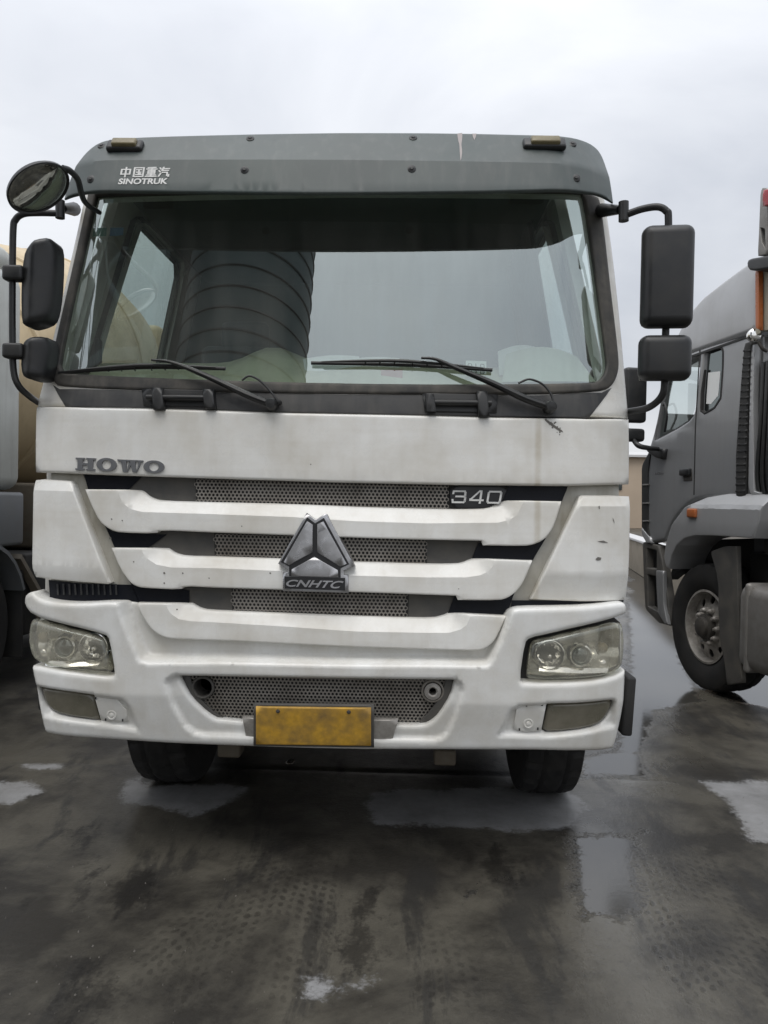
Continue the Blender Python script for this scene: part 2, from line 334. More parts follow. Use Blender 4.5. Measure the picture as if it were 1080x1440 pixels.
def catmull(P, k=8):
    P = [np.array(p, float) for p in P]
    if len(P) < 3: return P
    Q = [2 * P[0] - P[1]] + P + [2 * P[-1] - P[-2]]; out = []
    for i in range(1, len(Q) - 2):
        p0, p1, p2, p3 = Q[i - 1:i + 3]
        for j in range(k):
            t = j / k; out.append(0.5 * (2 * p1 + (p2 - p0) * t + (2 * p0 - 5 * p1 + 4 * p2 - p3) * t * t + (3 * p1 - p0 - 3 * p2 + p3) * t ** 3))
    out.append(P[-1]); return out
def tube_geo(P, rad, n=12, flat=1.0):
    P = [np.array(p, float) for p in P]; rad = rad if hasattr(rad, '__len__') else [rad] * len(P)
    V, F = [], []; t0 = P[1] - P[0]; ref = np.array([0, 0, 1.0]) if abs(t0[2]) < 0.8 * np.linalg.norm(t0) else np.array([0, 1.0, 0])
    for i, p in enumerate(P):
        t = P[min(i + 1, len(P) - 1)] - P[max(i - 1, 0)]; t /= np.linalg.norm(t) + 1e-12
        s = np.cross(t, ref); s /= np.linalg.norm(s) + 1e-12; u = np.cross(s, t); ref = u
        for k in range(n):
            a = 2 * math.pi * k / n; V.append(p + rad[i] * (s * math.cos(a) + u * math.sin(a) * flat))
    for i in range(len(P) - 1):
        for k in range(n): F.append((i * n + k, i * n + (k + 1) % n, (i + 1) * n + (k + 1) % n, (i + 1) * n + k))
    F.append(tuple(range(n - 1, -1, -1))); F.append(tuple((len(P) - 1) * n + k for k in range(n)))
    return V, F
def tube(name, P, rad, mat, parent=None, smooth_path=True, n=12, flat=1.0, k=8):
    pp = catmull(P, k) if smooth_path else P
    if hasattr(rad, '__len__'): rad = np.interp(np.linspace(0, 1, len(pp)), np.linspace(0, 1, len(rad)), rad)
    V, F = tube_geo(pp, rad, n, flat); return mobj(name, V, F, mat, parent)
def rbox_geo(c, s, bev=0.01, rot=None, seg=3, taper=None):
    bm = bmesh.new(); bmesh.ops.create_cube(bm, size=1)
    for v in bm.verts:
        v.co = Vector((v.co.x * s[0], v.co.y * s[1], v.co.z * s[2]))
        if taper: taper(v.co)
    if bev: bmesh.ops.bevel(bm, geom=bm.edges[:], offset=bev, segments=seg, affect='EDGES', profile=0.5, clamp_overlap=True)
    M = Matrix.Translation(Vector(c)) @ (rot.to_4x4() if rot is not None else Matrix.Identity(4)); bm.transform(M)
    V = [tuple(v.co) for v in bm.verts]; F = [tuple(v.index for v in f.verts) for f in bm.faces]; bm.free(); return V, F
def rbox(name, c, s, mat, parent=None, bev=0.01, rot=None, seg=3, taper=None):
    V, F = rbox_geo(c, s, bev, rot, seg, taper); return mobj(name, V, F, mat, parent)
def merge(parts):
    V, F = [], []
    for v, f in parts:
        k = len(V); V += list(v); F += [tuple(i + k for i in ff) for ff in f]
    return V, F
def lathe_geo(c, prof, axis='y', n=32, rot=None, closed=False):
    """prof: (radius, distance along axis)"""
    V, F = [], []; c = np.array(c, float)
    ax = {'x': (np.array([1., 0, 0]), np.array([0, 1., 0]), np.array([0, 0, 1.])), 'y': (np.array([0, 1., 0]), np.array([1., 0, 0]), np.array([0, 0, 1.])), 'z': (np.array([0, 0, 1.]), np.array([1., 0, 0]), np.array([0, 1., 0]))}[axis] if isinstance(axis, str) else axis
    for r, d in prof:
        for k in range(n):
            a = 2 * math.pi * k / n; V.append(c + ax[0] * d + r * (ax[1] * math.cos(a) + ax[2] * math.sin(a)))
    m = len(prof)
    for i in range(m - 1 if not closed else m):
        j = (i + 1) % m
        for k in range(n): F.append((i * n + k, i * n + (k + 1) % n, j * n + (k + 1) % n, j * n + k))
    if not closed:
        if prof[0][0] > 1e-6: F.append(tuple(range(n)))
        if prof[-1][0] > 1e-6: F.append(tuple((m - 1) * n + k for k in range(n)))
    return V, F
def lathe(name, c, prof, mat, parent=None, axis='y', n=32, closed=False, smooth=40):
    V, F = lathe_geo(c, prof, axis, n, None, closed); return mobj(name, V, F, mat, parent, smooth)

# ------------------------------------------------------------------ ground (one wet concrete sheet)
def lines_axis(lo, hi, st, far):
    a = list(np.arange(lo, hi + st / 2, st)); g = st; x = lo; L_ = []
    while x > -far: g *= 1.35; x -= g; L_.append(x)
    g = st; x = hi; H_ = []
    while x < far: g *= 1.35; x += g; H_.append(x)
    return np.array(L_[::-1] + a + H_)
gxs, gys = lines_axis(-3.2, 4.6, 0.035, 900), lines_axis(-2.2, 5.0, 0.035, 900)
GX, GY = np.meshgrid(gxs, gys); gp = np.stack([GX.ravel(), GY.ravel()], 1)
def gpoly(P): return np.array([ground_at(*p)[:2] for p in P])
dust_pale_polys = [[(982, 1097), (1120, 1096), (1140, 1188), (1057, 1186), (1040, 1150), (1012, 1120)],  # this first outline is only a paler patch; cement dust follows
              [(518, 1116), (560, 1110), (700, 1108), (800, 1112), (828, 1128), (818, 1160), (770, 1171), (640, 1166), (530, 1160), (512, 1138)],
              [(168, 1098), (190, 1090), (215, 1104), (300, 1100), (352, 1108), (330, 1128), (285, 1144), (268, 1151), (250, 1138), (172, 1130)],
              [(-30, 1100), (40, 1098), (56, 1112), (20, 1130), (-30, 1132)], [(30, 1075), (80, 1073), (86, 1080), (36, 1083)],
              [(480, 1380), (530, 1375), (525, 1395), (485, 1398)], [(430, 1372), (462, 1368), (470, 1400), (440, 1405)]]
wet_polys = [[(800, 1180), (905, 1172), (898, 1230), (907, 1272), (880, 1296), (822, 1290), (806, 1250)],
             [(880, 760), (930, 780), (960, 930), (990, 985), (925, 1000), (905, 1060), (908, 1092), (818, 1094), (815, 1065), (866, 1056), (885, 960)],
             
             [(940, 560 + 280), (1200, 840), (1400, 900), (1100, 1000), (1000, 980)]]
def maskof(polys, soft):
    m = np.zeros(len(gp))
    for P in polys: m = np.maximum(m, np.clip(0.5 + sdf(gpoly(P), gp) / soft, 0, 1))
    return m
stain_shadow_polys = [[(95, 1165), (130, 1160), (138, 1240), (112, 1290), (88, 1250)], [(150, 1235), (205, 1228), (218, 1270), (160, 1288)], [(95, 1350), (165, 1338), (195, 1380), (160, 1450), (85, 1450)], [(20, 1262), (60, 1260), (66, 1300), (30, 1305)], [(480, 1262), (530, 1250), (548, 1340), (505, 1405), (468, 1350)], [(880, 900), (960, 915), (940, 945), (885, 940)], [(640, 1190), (720, 1185), (730, 1240), (650, 1260)]]  # outline beside the tractor wheel: its shadow and rough dark ground, put in as colour
a_stain_shadow = maskof(stain_shadow_polys, 0.30)
a_film = maskof([[(760, 1150), (900, 1150), (960, 1260), (1000, 1450), (690, 1450), (770, 1300)], [(820, 840), (1000, 840), (1000, 1100), (830, 1180)]], 0.5)
a_dust = maskof(dust_pale_polys, 0.22); a_wet = maskof(wet_polys, 0.35)
# tyre prints: two curving tracks of tread marks pressed into the film of mud
def track(P, wid):
    Q = np.array([ground_at(*p)[:2] for p in P]); Q = np.array(catmull(Q, 10)); seg = np.cumsum(np.r_[0, np.linalg.norm(np.diff(Q, axis=0), axis=1)])
    best = np.full(len(gp), 1e9); s = np.zeros(len(gp)); l = np.zeros(len(gp))
    for i in range(len(Q) - 1):
        a, b = Q[i], Q[i + 1]; ab = b - a; t = np.clip(((gp - a) @ ab) / (ab @ ab), 0, 1); d = gp - (a + t[:, None] * ab); dd = np.hypot(*d.T)
        sel = dd < best; best[sel] = dd[sel]; s[sel] = (seg[i] + t * np.linalg.norm(ab))[sel]; l[sel] = (np.sign(ab[0] * d[:, 1] - ab[1] * d[:, 0]) * dd)[sel]
    return s, l, np.clip((wid - np.abs(l)) / 0.05, 0, 1) * (best < wid) * np.clip((seg[-1] - 0.05 - s) / 0.5, 0, 1) * np.clip((s - 0.02) / 0.1, 0, 1)
a_trs = np.zeros(len(gp)); a_trl = np.zeros(len(gp)); a_trm = np.zeros(len(gp))
for P, wd in (([(345, 1445), (372, 1330), (398, 1240), (425, 1165)], 0.26), ([(1090, 1445), (1000, 1330), (945, 1230), (915, 1150)], 0.26), ([(95, 1445), (210, 1345), (330, 1250), (400, 1190)], 0.12), ([(640, 1445), (620, 1340), (600, 1260)], 0.14)):
    s, l, m = track(P, wd); sel = m > a_trm; a_trs[sel] = s[sel]; a_trl[sel] = l[sel]; a_trm[sel] = m[sel]
gz = 0.004 * np.sin(gp[:, 0] * 1.7 + gp[:, 1] * 0.6) * np.cos(gp[:, 1] * 1.3 - gp[:, 0] * 0.4) * np.exp(-(np.hypot(*gp.T) / 12) ** 2)
joint_y = ground_at(900, 1096)[1]
gz -= 0.010 * np.exp(-((gp[:, 1] - joint_y) / 0.02) ** 2) * (np.abs(gp[:, 0]) < 12)
nx, ny = len(gxs), len(gys)
ii = np.arange(nx * ny).reshape(ny, nx)
gf = np.stack([ii[:-1, :-1], ii[:-1, 1:], ii[1:, 1:], ii[1:, :-1]], -1).reshape(-1, 4)
me = bpy.data.meshes.new('ground'); me.vertices.add(nx * ny); me.vertices.foreach_set('co', np.stack([gp[:, 0], gp[:, 1], gz], 1).ravel())
me.loops.add(gf.size); me.loops.foreach_set('vertex_index', gf.ravel()); me.polygons.add(len(gf)); me.polygons.foreach_set('loop_start', np.arange(0, gf.size, 4))
me.update(calc_edges=True)
for nm, arr in (('dust', a_dust), ('stain_shadow', a_stain_shadow), ('film', a_film), ('wet', a_wet), ('trs', a_trs), ('trl', a_trl), ('trm', a_trm)):
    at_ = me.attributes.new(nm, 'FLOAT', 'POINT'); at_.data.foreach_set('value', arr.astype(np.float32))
gm = bpy.data.materials.new('wet_concrete'); gm.use_nodes = True; t = gm.node_tree; N = t.nodes; l = t.links.new; b = N['Principled BSDF']
def node(ty, **k):
    n = N.new(ty)
    for a, v in k.items():
        if a.startswith('i_'): n.inputs[a[2:].replace('_', ' ')].default_value = v
        else: setattr(n, a, v)
    return n
def mrange(src, a, b_, c=0.0, d=1.0, smooth=False):
    n = node('ShaderNodeMapRange'); n.interpolation_type = 'SMOOTHSTEP' if smooth else 'LINEAR'
    n.inputs['From Min'].default_value = a; n.inputs['From Max'].default_value = b_; n.inputs['To Min'].default_value = c; n.inputs['To Max'].default_value = d; l(src, n.inputs['Value']); return n.outputs[0]
def mth(op, a, b_=None, clamp=False):
    n = node('ShaderNodeMath', operation=op, use_clamp=clamp)
    for i, v in enumerate((a, b_)):
        if v is None: continue
        if isinstance(v, (int, float)): n.inputs[i].default_value = v
        else: l(v, n.inputs[i])
    return n.outputs[0]
def attr(nm): n = node('ShaderNodeAttribute', attribute_name=nm); return n.outputs['Fac']
def noise(scale, detail=6, rough=0.6, vec=None, dist=0.0):
    n = node('ShaderNodeTexNoise'); n.inputs['Scale'].default_value = scale; n.inputs['Detail'].default_value = detail; n.inputs['Roughness'].default_value = rough; n.inputs['Distortion'].default_value = dist
    l(vec if vec is not None else gco, n.inputs['Vector']); return n.outputs['Fac']
gco = node('ShaderNodeTexCoord').outputs['Object']
nA, nB, nC, nD = noise(1.3, 8, 0.66, dist=0.2), noise(5.5, 8, 0.70), noise(60, 4), noise(2.3, 6, 0.55, dist=1.2)
stm = node('ShaderNodeMapping'); stm.inputs['Scale'].default_value = (3.2, 0.9, 1); stm.inputs['Rotation'].default_value = (0, 0, R_(-6)); l(gco, stm.inputs['Vector'])
nE = noise(1.1, 10, 0.70, vec=stm.outputs[0], dist=0.25); nF = noise(24, 6, 0.7); nG = noise(220, 3, 0.6)
edge = mth('SUBTRACT', mth('ADD', mth('MULTIPLY', nB, 0.75), mth('MULTIPLY', nC, 0.35)), 0.55)
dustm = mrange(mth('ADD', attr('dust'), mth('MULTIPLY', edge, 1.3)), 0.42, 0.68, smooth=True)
wetm = mrange(mth('ADD', mth('MAXIMUM', attr('wet'), mrange(nD, 0.60, 0.74, 0, 0.62)), mth('MULTIPLY', edge, 1.1)), 0.42, 0.60, smooth=True)
# tread prints
dash = node('ShaderNodeCombineXYZ'); l(mth('MULTIPLY', attr('trl'), 1.0), dash.inputs[0]); l(attr('trs'), dash.inputs[1])
wob = mth('MULTIPLY', mth('SUBTRACT', noise(9, 4), 0.5), 0.05)
tl_, ts_ = mth('ADD', attr('trl'), mth('MULTIPLY', wob, 0.6)), mth('ADD', attr('trs'), mth('MULTIPLY', wob, 1.4))
cell = mth('MULTIPLY', mth('ABSOLUTE', mth('SINE', mth('MULTIPLY', tl_, 85.0))), mth('ABSOLUTE', mth('SINE', mth('ADD', mth('MULTIPLY', ts_, 62.0), mth('MULTIPLY', mth('ABSOLUTE', tl_), 30.0)))))
trk = mth('MULTIPLY', mth('MULTIPLY', mrange(mth('ADD', cell, mth('MULTIPLY', mth('SUBTRACT', nF, 0.5), 0.9)), 0.45, 0.8, smooth=True), attr('trm')), mrange(noise(3.2, 5, 0.6), 0.36, 0.56))
c1 = node('ShaderNodeMix', data_type='RGBA'); l(mrange(nA, 0.42, 0.58), c1.inputs['Factor']); c1.inputs['A'].default_value = (0.030, 0.0275, 0.0235, 1); c1.inputs['B'].default_value = (0.090, 0.083, 0.067, 1)
c2 = node('ShaderNodeMix', data_type='RGBA'); l(mth('MAXIMUM', mrange(nE, 0.53, 0.62, 0, 0.7, True), mth('MAXIMUM', mrange(nF, 0.56, 0.72, 0, 0.5), mrange(nG, 0.60, 0.75, 0, 0.6))), c2.inputs['Factor']); l(c1.outputs['Result'], c2.inputs['A']); c2.inputs['B'].default_value = (0.024, 0.023, 0.0215, 1)
stn = mrange(mth('ADD', mth('MULTIPLY', attr('stain_shadow'), 0.8), mth('ADD', mth('MULTIPLY', edge, 1.6), mth('MULTIPLY', mth('SUBTRACT', nE, 0.5), 2.0))), 0.40, 0.72, 0, 0.65, True)
c3 = node('ShaderNodeMix', data_type='RGBA'); l(mth('MAXIMUM', mth("MULTIPLY", trk, 0.45), stn), c3.inputs['Factor']); l(c2.outputs['Result'], c3.inputs['A']); c3.inputs['B'].default_value = (0.010, 0.009, 0.008, 1)
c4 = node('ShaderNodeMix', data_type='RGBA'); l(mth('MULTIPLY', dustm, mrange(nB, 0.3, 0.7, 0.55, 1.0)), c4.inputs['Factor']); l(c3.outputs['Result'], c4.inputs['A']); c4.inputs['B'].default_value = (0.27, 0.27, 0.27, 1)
c5 = node('ShaderNodeMix', data_type='RGBA'); l(mth('MULTIPLY', wetm, 0.7), c5.inputs['Factor']); l(c4.outputs['Result'], c5.inputs['A']); c5.inputs['B'].default_value = (0.035, 0.034, 0.032, 1)
l(c5.outputs['Result'], b.inputs['Base Color'])
rg = mth('ADD', mth('SUBTRACT', mrange(nE, 0.35, 0.65, 0.34, 0.50), mth('MULTIPLY', attr('film'), 0.18)), mth('MULTIPLY', dustm, 0.25), True)
rgm = node('ShaderNodeMix', data_type='FLOAT'); l(wetm, rgm.inputs['Factor']); l(rg, rgm.inputs['A']); rgm.inputs['B'].default_value = 0.11
l(rgm.outputs['Result'], b.inputs['Roughness']); b.inputs['IOR'].default_value = 1.45; l(mrange(mth('MAXIMUM', wetm, attr('film')), 0, 1, 0.4, 1.0), b.inputs['Specular IOR Level'])
hgt = mth('MULTIPLY', mth('SUBTRACT', mth('ADD', mth('MULTIPLY', nB, 1.2), mth('MULTIPLY', nC, 0.30)), mth('MULTIPLY', trk, 0.12)), mrange(wetm, 0, 1, 1.0, 0.09))
bp = node('ShaderNodeBump'); bp.inputs['Strength'].default_value = 0.32; bp.inputs['Distance'].default_value = 0.012; l(hgt, bp.inputs['Height']); l(bp.outputs[0], b.inputs['Normal'])
me.materials.append(gm); me.polygons.foreach_set('use_smooth', [True] * len(me.polygons))
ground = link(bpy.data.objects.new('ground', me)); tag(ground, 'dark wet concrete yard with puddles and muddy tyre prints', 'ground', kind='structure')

# ------------------------------------------------------------------ the white truck: surfaces of its front
def CX(x):
    a = abs(x); e = max(0, a - 1.0); return 0.03 * (a / 1.2) ** 2 + (1.3 * e * e if e < .25 else 1.3 * .0625 + .65 * (e - .25))
bump_s = Front(lambda x, z: CX(x) + max(0, 0.72 - z) * 0.18)
cab_s = Front(lambda x, z: 0.05 + CX(x) + (z - 1.3) * 0.06)
glass_s = Front(lambda x, z: 0.12 + CX(x) + (z - 1.95) * 0.2)
def _vis(x, z):
    a = abs(x); e = max(0, a - 0.90); c = 0.03 * (a / 1.2) ** 2 + (1.6 * e * e if e < .22 else 1.6 * .0484 + .7 * (e - .22))
    return c + (0.05 + (z - 2.74) * 0.25 if z < 2.905 else 0.09125 + (z - 2.905) * 0.65)
vis_s = Front(_vis)

truck = empty('white_truck', (0, 1.0, 0))
tag(truck, 'dirty white truck with dark grey sun visor, three-slat grille and yellow number plate, seen head-on', 'truck')

# --- cab shell
frame_out = [(50, 572), (57, 545), (63, 520), (90, 400), (117, 280), (118, 262), (126, 236), (140, 218), (300, 212), (650, 212), (820, 216), (838, 236), (848, 262), (852, 283), (862, 350), (873, 450), (880, 530), (885, 588), (700, 588), (400, 582), (200, 578)]
gl_hole = [(136, 276), (84, 508), (86, 520), (96, 528), (480, 541), (830, 541), (846, 533), (853, 518), (852, 500), (823, 290), (818, 272), (480, 268)]
fr = panel('front_frame', frame_out, glass_s, white, truck, off=0.0, thick=0.06, r=0.02, step=0.05, holes=[gl_hole], rnd=2)
class Side:
    def __init__(self, s): self.s = s
    def map(self, u, v, d):
        x = 1.235 - max(0, v - 1.9) * 0.20 - d; return (self.s * x, u, v)
for s in (-1, 1):
    sp = Side(s)
    win = [(0.62, 2.14), (1.48, 2.14), (1.50, 2.18), (1.50, 2.84), (1.45, 2.90), (0.80, 2.90), (0.74, 2.86), (0.60, 2.20)]
    sw = panel('cab_side', [(0.28, 1.05), (0.62, 1.05), (0.7, 1.35), (1.5, 1.35), (1.7, 1.05), (1.95, 1.05), (1.95, 3.0), (0.46, 3.0), (0.42, 2.75), (0.28, 1.9)], sp, white, truck, thick=0.04, r=0.012, step=0.12, holes=[win], px=False, rnd=1)
    panel('side_window', win, sp, side_m, sw, off=0.025, thick=0.004, r=0, step=0.2, px=False)
    panel('window_seal', [(u + (0.02 if u > 1.0 else -0.02), v + (0.02 if v > 2.4 else -0.02)) for u, v in win], sp, seal_m, sw, off=-0.004, thick=0.03, r=0.004, step=0.2, px=False, holes=[[(u - (0.02 if u > 1.0 else -0.02), v - (0.02 if v > 2.4 else -0.02)) for u, v in win]])
    dr = [(0.52, 1.40), (1.55, 1.40), (1.55, 2.06), (0.48, 2.06)]
    panel('door', dr, sp, white, truck, off=-0.008, thick=0.0, r=0.01, step=0.15, px=False)
    rbox('door_handle', (s * 1.25, 1.18, 1.72), (0.03, 0.14, 0.05), black, truck, 0.01)
V1 = merge([rbox_geo((0, 1.16, 2.99), (2.02, 1.62, 0.10), 0.04), rbox_geo((0, 0.42, 3.0), (1.92, 0.42, 0.04), 0.015)])  # front slab added to keep sky light out of the gap behind the visor
mobj('roof', *V1, white, truck)
panel('back_wall', [(-1.2, 1.05), (1.2, 1.05), (1.21, 1.9), (1.0, 2.99), (-1.0, 2.99), (-1.21, 1.9)], Plane((0, 1.91, 0), (1, 0, 0), (0, 1, 0)), inner_m, truck, thick=0.05, r=0.0, step=0.3, px=False)
rbox('cab_floor', (0, 1.05, 1.16), (2.2, 1.75, 0.10), inner_m, truck, 0.01)
rbox('firewall', (0, 0.30, 1.55), (2.1, 0.06, 0.78), black_rough, truck, 0.005)
rbox('roof_lining', (0, 1.15, 2.925), (1.95, 1.52, 0.03), inner_m, truck, 0.005)

# --- windshield
seal_out = [(123, 284), (98, 395), (73, 505), (72, 522), (75, 536), (85, 546), (250, 551), (480, 555), (760, 556), (845, 552), (862, 542), (870, 522), (870, 500), (858, 400), (846, 290), (838, 270), (480, 262), (124, 266)]
ws = panel('windshield', [(x + (-4 if x < 480 else 4), y + (4 if y > 400 else -4)) for x, y in gl_hole], glass_s, wind_m, truck, off=0.012, thick=0.004, r=0, step=0.045, rnd=2)
panel('rubber_seal', seal_out, glass_s, seal_m, ws, off=-0.012, thick=0.02, r=0.014, step=0.05, holes=[gl_hole], rnd=2, keep=70)
for nm, P, m in (('green_sticker', [(129, 319), (148, 318), (147, 330), (127, 331)], sticker_g), ('blue_sticker', [(153, 318), (172, 318), (171, 329), (152, 330)], sticker_b)):
    panel(nm, P, glass_s, m, ws, off=0.018, thick=0.0005, r=0, step=0.03)

# --- cowl below the glass
cowl_out = [(74, 541), (92, 572), (250, 575), (400, 580), (700, 586), (828, 588), (861, 545), (846, 552), (760, 556), (480, 555), (250, 551), (84, 547)]
cw = panel('cowl_panel', cowl_out, glass_s, cowl_m, truck, off=-0.004, thick=0.03, r=0.005, step=0.05)
def grab(x0, x1, y0, y1, tabs):
    P = lambda px, py, o: np.array(glass_s.map(*glass_s.to2d(px, py), o))
    st = empty('cowl_step', tuple(P(x0, y1, 0)), truck)
    panel('recess_plate', [(x0, y0), (x1, y0 + 2), (x1 - 2, y1), (x0 + 3, y1 - 2)], glass_s, black, st, off=-0.012, thick=0.012, r=0.004, step=0.05)
    tube('bar', [P(x0 + 10, (y0 + y1) / 2, -0.03), P(x1 - 10, (y0 + y1) / 2 + 1, -0.03)], 0.012, black, st, False)
    for tx, ty0, ty1, wd in tabs:
        panel('bracket', [(tx - wd, ty0), (tx + wd - 1, ty0), (tx + wd + 2, ty1), (tx - wd + 3, ty1)], glass_s, black, st, off=-0.045, thick=0.035, r=0.006, step=0.05)
grab(200, 304, 547, 573, [(225, 547, 578, 8), (296, 549, 576, 8)])
grab(594, 700, 553, 581, [(604, 556, 580, 7), (677, 552, 587, 8)])

# --- wipers
def wiper(pivot, arm, blade, hose, bl_sup):
    wp = empty('wiper', tuple(glass_s.map(*glass_s.to2d(*pivot), -0.03)), truck)
    G = lambda p, o: np.array(glass_s.map(*glass_s.to2d(*p), o))
    tube('wiper_arm', [G(p, -0.045 if i > 0 else -0.035) for i, p in enumerate(arm)], [0.020, 0.019, 0.016, 0.012, 0.008, 0.006], black, wp, n=10, flat=0.8)
    lathe('pivot_cap', G(pivot, -0.06), [(0.0, -0.012), (0.018, -0.010), (0.024, 0.0), (0.026, 0.05)], black, wp, n=20)
    tube('blade_rubber', [G(p, -0.010) for p in blade], 0.0065, black, wp, n=8, flat=1.2)
    a, c = np.array(blade[0]), np.array(blade[-1])
    tube('blade_frame', [G(a + (c - a) * q + np.array([0, dy]), -0.03) for q, dy in ((0.06, -1), (0.28, -4.5), (0.5, -6.5), (0.72, -4.5), (0.95, -1))], [0.003, 0.006, 0.008, 0.006, 0.003], black, wp, n=8)
    for q in (0.3, 0.38, 0.46, 0.56, 0.64, 0.72):
        p = a + (c - a) * q; tube('blade_strut', [G(p, -0.012), G(p + np.array([0, -5]), -0.03)], 0.003, black, wp, False, n=6)
    tube('washer_hose', [G(p, -0.04) for p in hose], 0.0045, black, wp, n=8)
    lathe('hose_nozzle', G(hose[-1], -0.045), [(0.0, -0.01), (0.009, -0.008), (0.011, 0.03)], black, wp, n=12)
wiper((771, 574), [(771, 574), (735, 562), (690, 541), (640, 520), (612, 508), (592, 506)], [(438, 511), (520, 512.5), (600, 515), (692, 521)], [(727, 541), (742, 535.5), (760, 542), (772, 556), (777, 573)], 0)
wiper((384, 570), [(384, 570), (350, 557), (305, 536), (265, 519), (240, 511), (218, 509)], [(84, 525), (150, 520), (220, 517), (318, 519)], [(343, 537), (353, 531), (366, 536), (380, 549), (394, 567)], 0)

# --- sun visor
vis_out = [(89, 279), (111, 272), (400, 273), (640, 271), (815, 270), (844, 273), (863, 284), (860, 262), (853, 235), (847, 218), (838, 206), (819, 196), (774, 190), (640, 186.5), (480, 186), (350, 188), (200, 192), (163, 194.5), (140, 199), (122, 212), (107, 231), (98, 252)]
sv = panel('sun_visor', vis_out, vis_s, visor_m, truck, thick=0.012, r=0.010, step=0.04, rnd=2, keep=60, lines2=[[(-1.2, 2.905), (1.2, 2.905)]], smooth=18)
V3 = lambda px, py, o=0.0: np.array(vis_s.map(*vis_s.to2d(px, py), o))
for px, py in ((352, 192.5), (581, 191.5), (344, 239), (579, 237.5), (143, 202.5), (805, 200), (810, 250.5), (128, 252)):
    bn = np.array([0, 1.0, -0.25 if py > 222 else -0.65]); bn /= np.linalg.norm(bn)
    lathe('visor_bolt', V3(px, py + (2.5 if py < 222 else 0), 0.0), [(0.0, -0.008), (0.006, -0.008), (0.0075, -0.006), (0.0105, -0.004), (0.0165, -0.0025), (0.018, 0.004)], black, sv, n=16, axis=(bn, np.array([1.0, 0, 0]), np.cross(bn, [1.0, 0, 0])))
for (px, py, wd) in ((177, 207, 25), (765, 204, 29)):
    c = V3(px, py, -0.008); ml = empty('marker_lamp', tuple(c), truck); rt = Matrix.Rotation(R_(57), 3, 'X')
    sx = wd * 2 * 3.3 / FPX
    rbox('lamp_base', c, (sx, 0.062, 0.03), black, ml, 0.012, rt)
    rbox('lamp_lens', c + np.array([0.002, -0.014, 0.006]), (sx * 0.68, 0.042, 0.03), amber_old, ml, 0.008, rt)
def decal(name, P, sp, mat, parent, off=-0.0015, step=0.05, rnd=1):
    return panel(name, P, sp, mat, parent, off=off, thick=0.0012, r=0, step=step, rnd=rnd)
decal('bird_dropping', [(643, 188), (650, 187), (650, 196), (648.5, 203), (650, 212), (649, 222), (647.5, 226), (646.5, 214), (646, 203), (644, 197)], vis_s, dropping_m, sv)
decal('bird_dropping', [(664, 188), (670, 188), (669, 193), (667, 197), (665, 193)], vis_s, dropping_m, sv)

# --- lettering helpers
def quad_map(sp, Q):
    q = [np.array(p, float) for p in Q]                       # TL TR BR BL
    return lambda s, t_: sp.to2d(*((q[3] * (1 - s) + q[2] * s) * (1 - t_) + (q[0] * (1 - s) + q[1] * s) * t_))
def strokes_mesh(strokes, wd, wv=None):
    """polylines with square ends in a unit box -> (verts2d, faces)"""
    V, F = [], []; wv = wv or wd
    for st in strokes:
        st = [np.array(p, float) for p in st]
        for a, b in zip(st[:-1], st[1:]):
            d = b - a; L_ = np.linalg.norm(d); d = d / L_; n_ = np.array([-d[1] * wd, d[0] * wv]); e = np.array([d[0] * wd, d[1] * wv]) * 0.98
            k = len(V); V += [a - e - n_, b + e - n_, b + e + n_, a - e + n_]; F.append((k, k + 1, k + 2, k + 3))
    return V, F
def text_mesh(body, bold=0.0, shear=0.0):
    cu = bpy.data.curves.new('t', 'FONT'); cu.body = body; cu.offset = bold; cu.shear = shear; cu.fill_mode = 'BOTH'; cu.resolution_u = 6
    ob = bpy.data.objects.new('t', cu); COL.objects.link(ob); dg = bpy.context.evaluated_depsgraph_get(); m_ = bpy.data.meshes.new_from_object(ob.evaluated_get(dg))
    V = np.array([v.co[:2] for v in m_.vertices]); F = [tuple(p.vertices) for p in m_.polygons]
    bpy.data.objects.remove(ob); bpy.data.curves.remove(cu); bpy.data.meshes.remove(m_)
    mn, mx = V.min(0), V.max(0); return [(v - mn) / (mx - mn) for v in V], F
def lettering(name, VF, sp, Q, mat, parent, off, thick=0.003):
    V, F = VF; q = quad_map(sp, Q); out = []; faces = []
    n = len(V); U = [q(*v) for v in V]
    out = [sp.map(u[0], u[1], off) for u in U] + [sp.map(u[0], u[1], off + thick) for u in U]
    cnt = {}
    for f in F:
        faces.append(tuple(f))
        for i in range(len(f)): e = (f[i], f[(i + 1) % len(f)]); cnt[frozenset(e)] = cnt.get(frozenset(e), []) + [e]
    for l_ in cnt.values():
        if len(l_) == 1: a, b_ = l_[0]; faces.append((b_, a, a + n, b_ + n))
    return mobj(name, out, faces, mat, parent, smooth=0)
lettering('lettering', text_mesh('SINOTRUK', 0.032, 0.12), vis_s, [(167, 251.2), (236, 250.8), (235.4, 259), (166, 259.4)], letter_white, sv, -0.002, 0.0015)
def glyph(strokes, x0, x1): return [[(x0 + (x1 - x0) * x, y) for x, y in s] for s in strokes]
zhong = [[(.08, .80), (.92, .80)], [(.08, .80), (.08, .30)], [(.92, .80), (.92, .30)], [(.08, .30), (.92, .30)], [(.5, 1.0), (.5, .0)]]
guo = [[(.05, .97), (.95, .97)], [(.05, .97), (.05, .03)], [(.95, .97), (.95, .03)], [(.05, .03), (.95, .03)], [(.28, .76), (.72, .76)], [(.30, .5), (.70, .5)], [(.26, .24), (.74, .24)], [(.5, .76), (.5, .24)], [(.62, .38), (.70, .33)]]
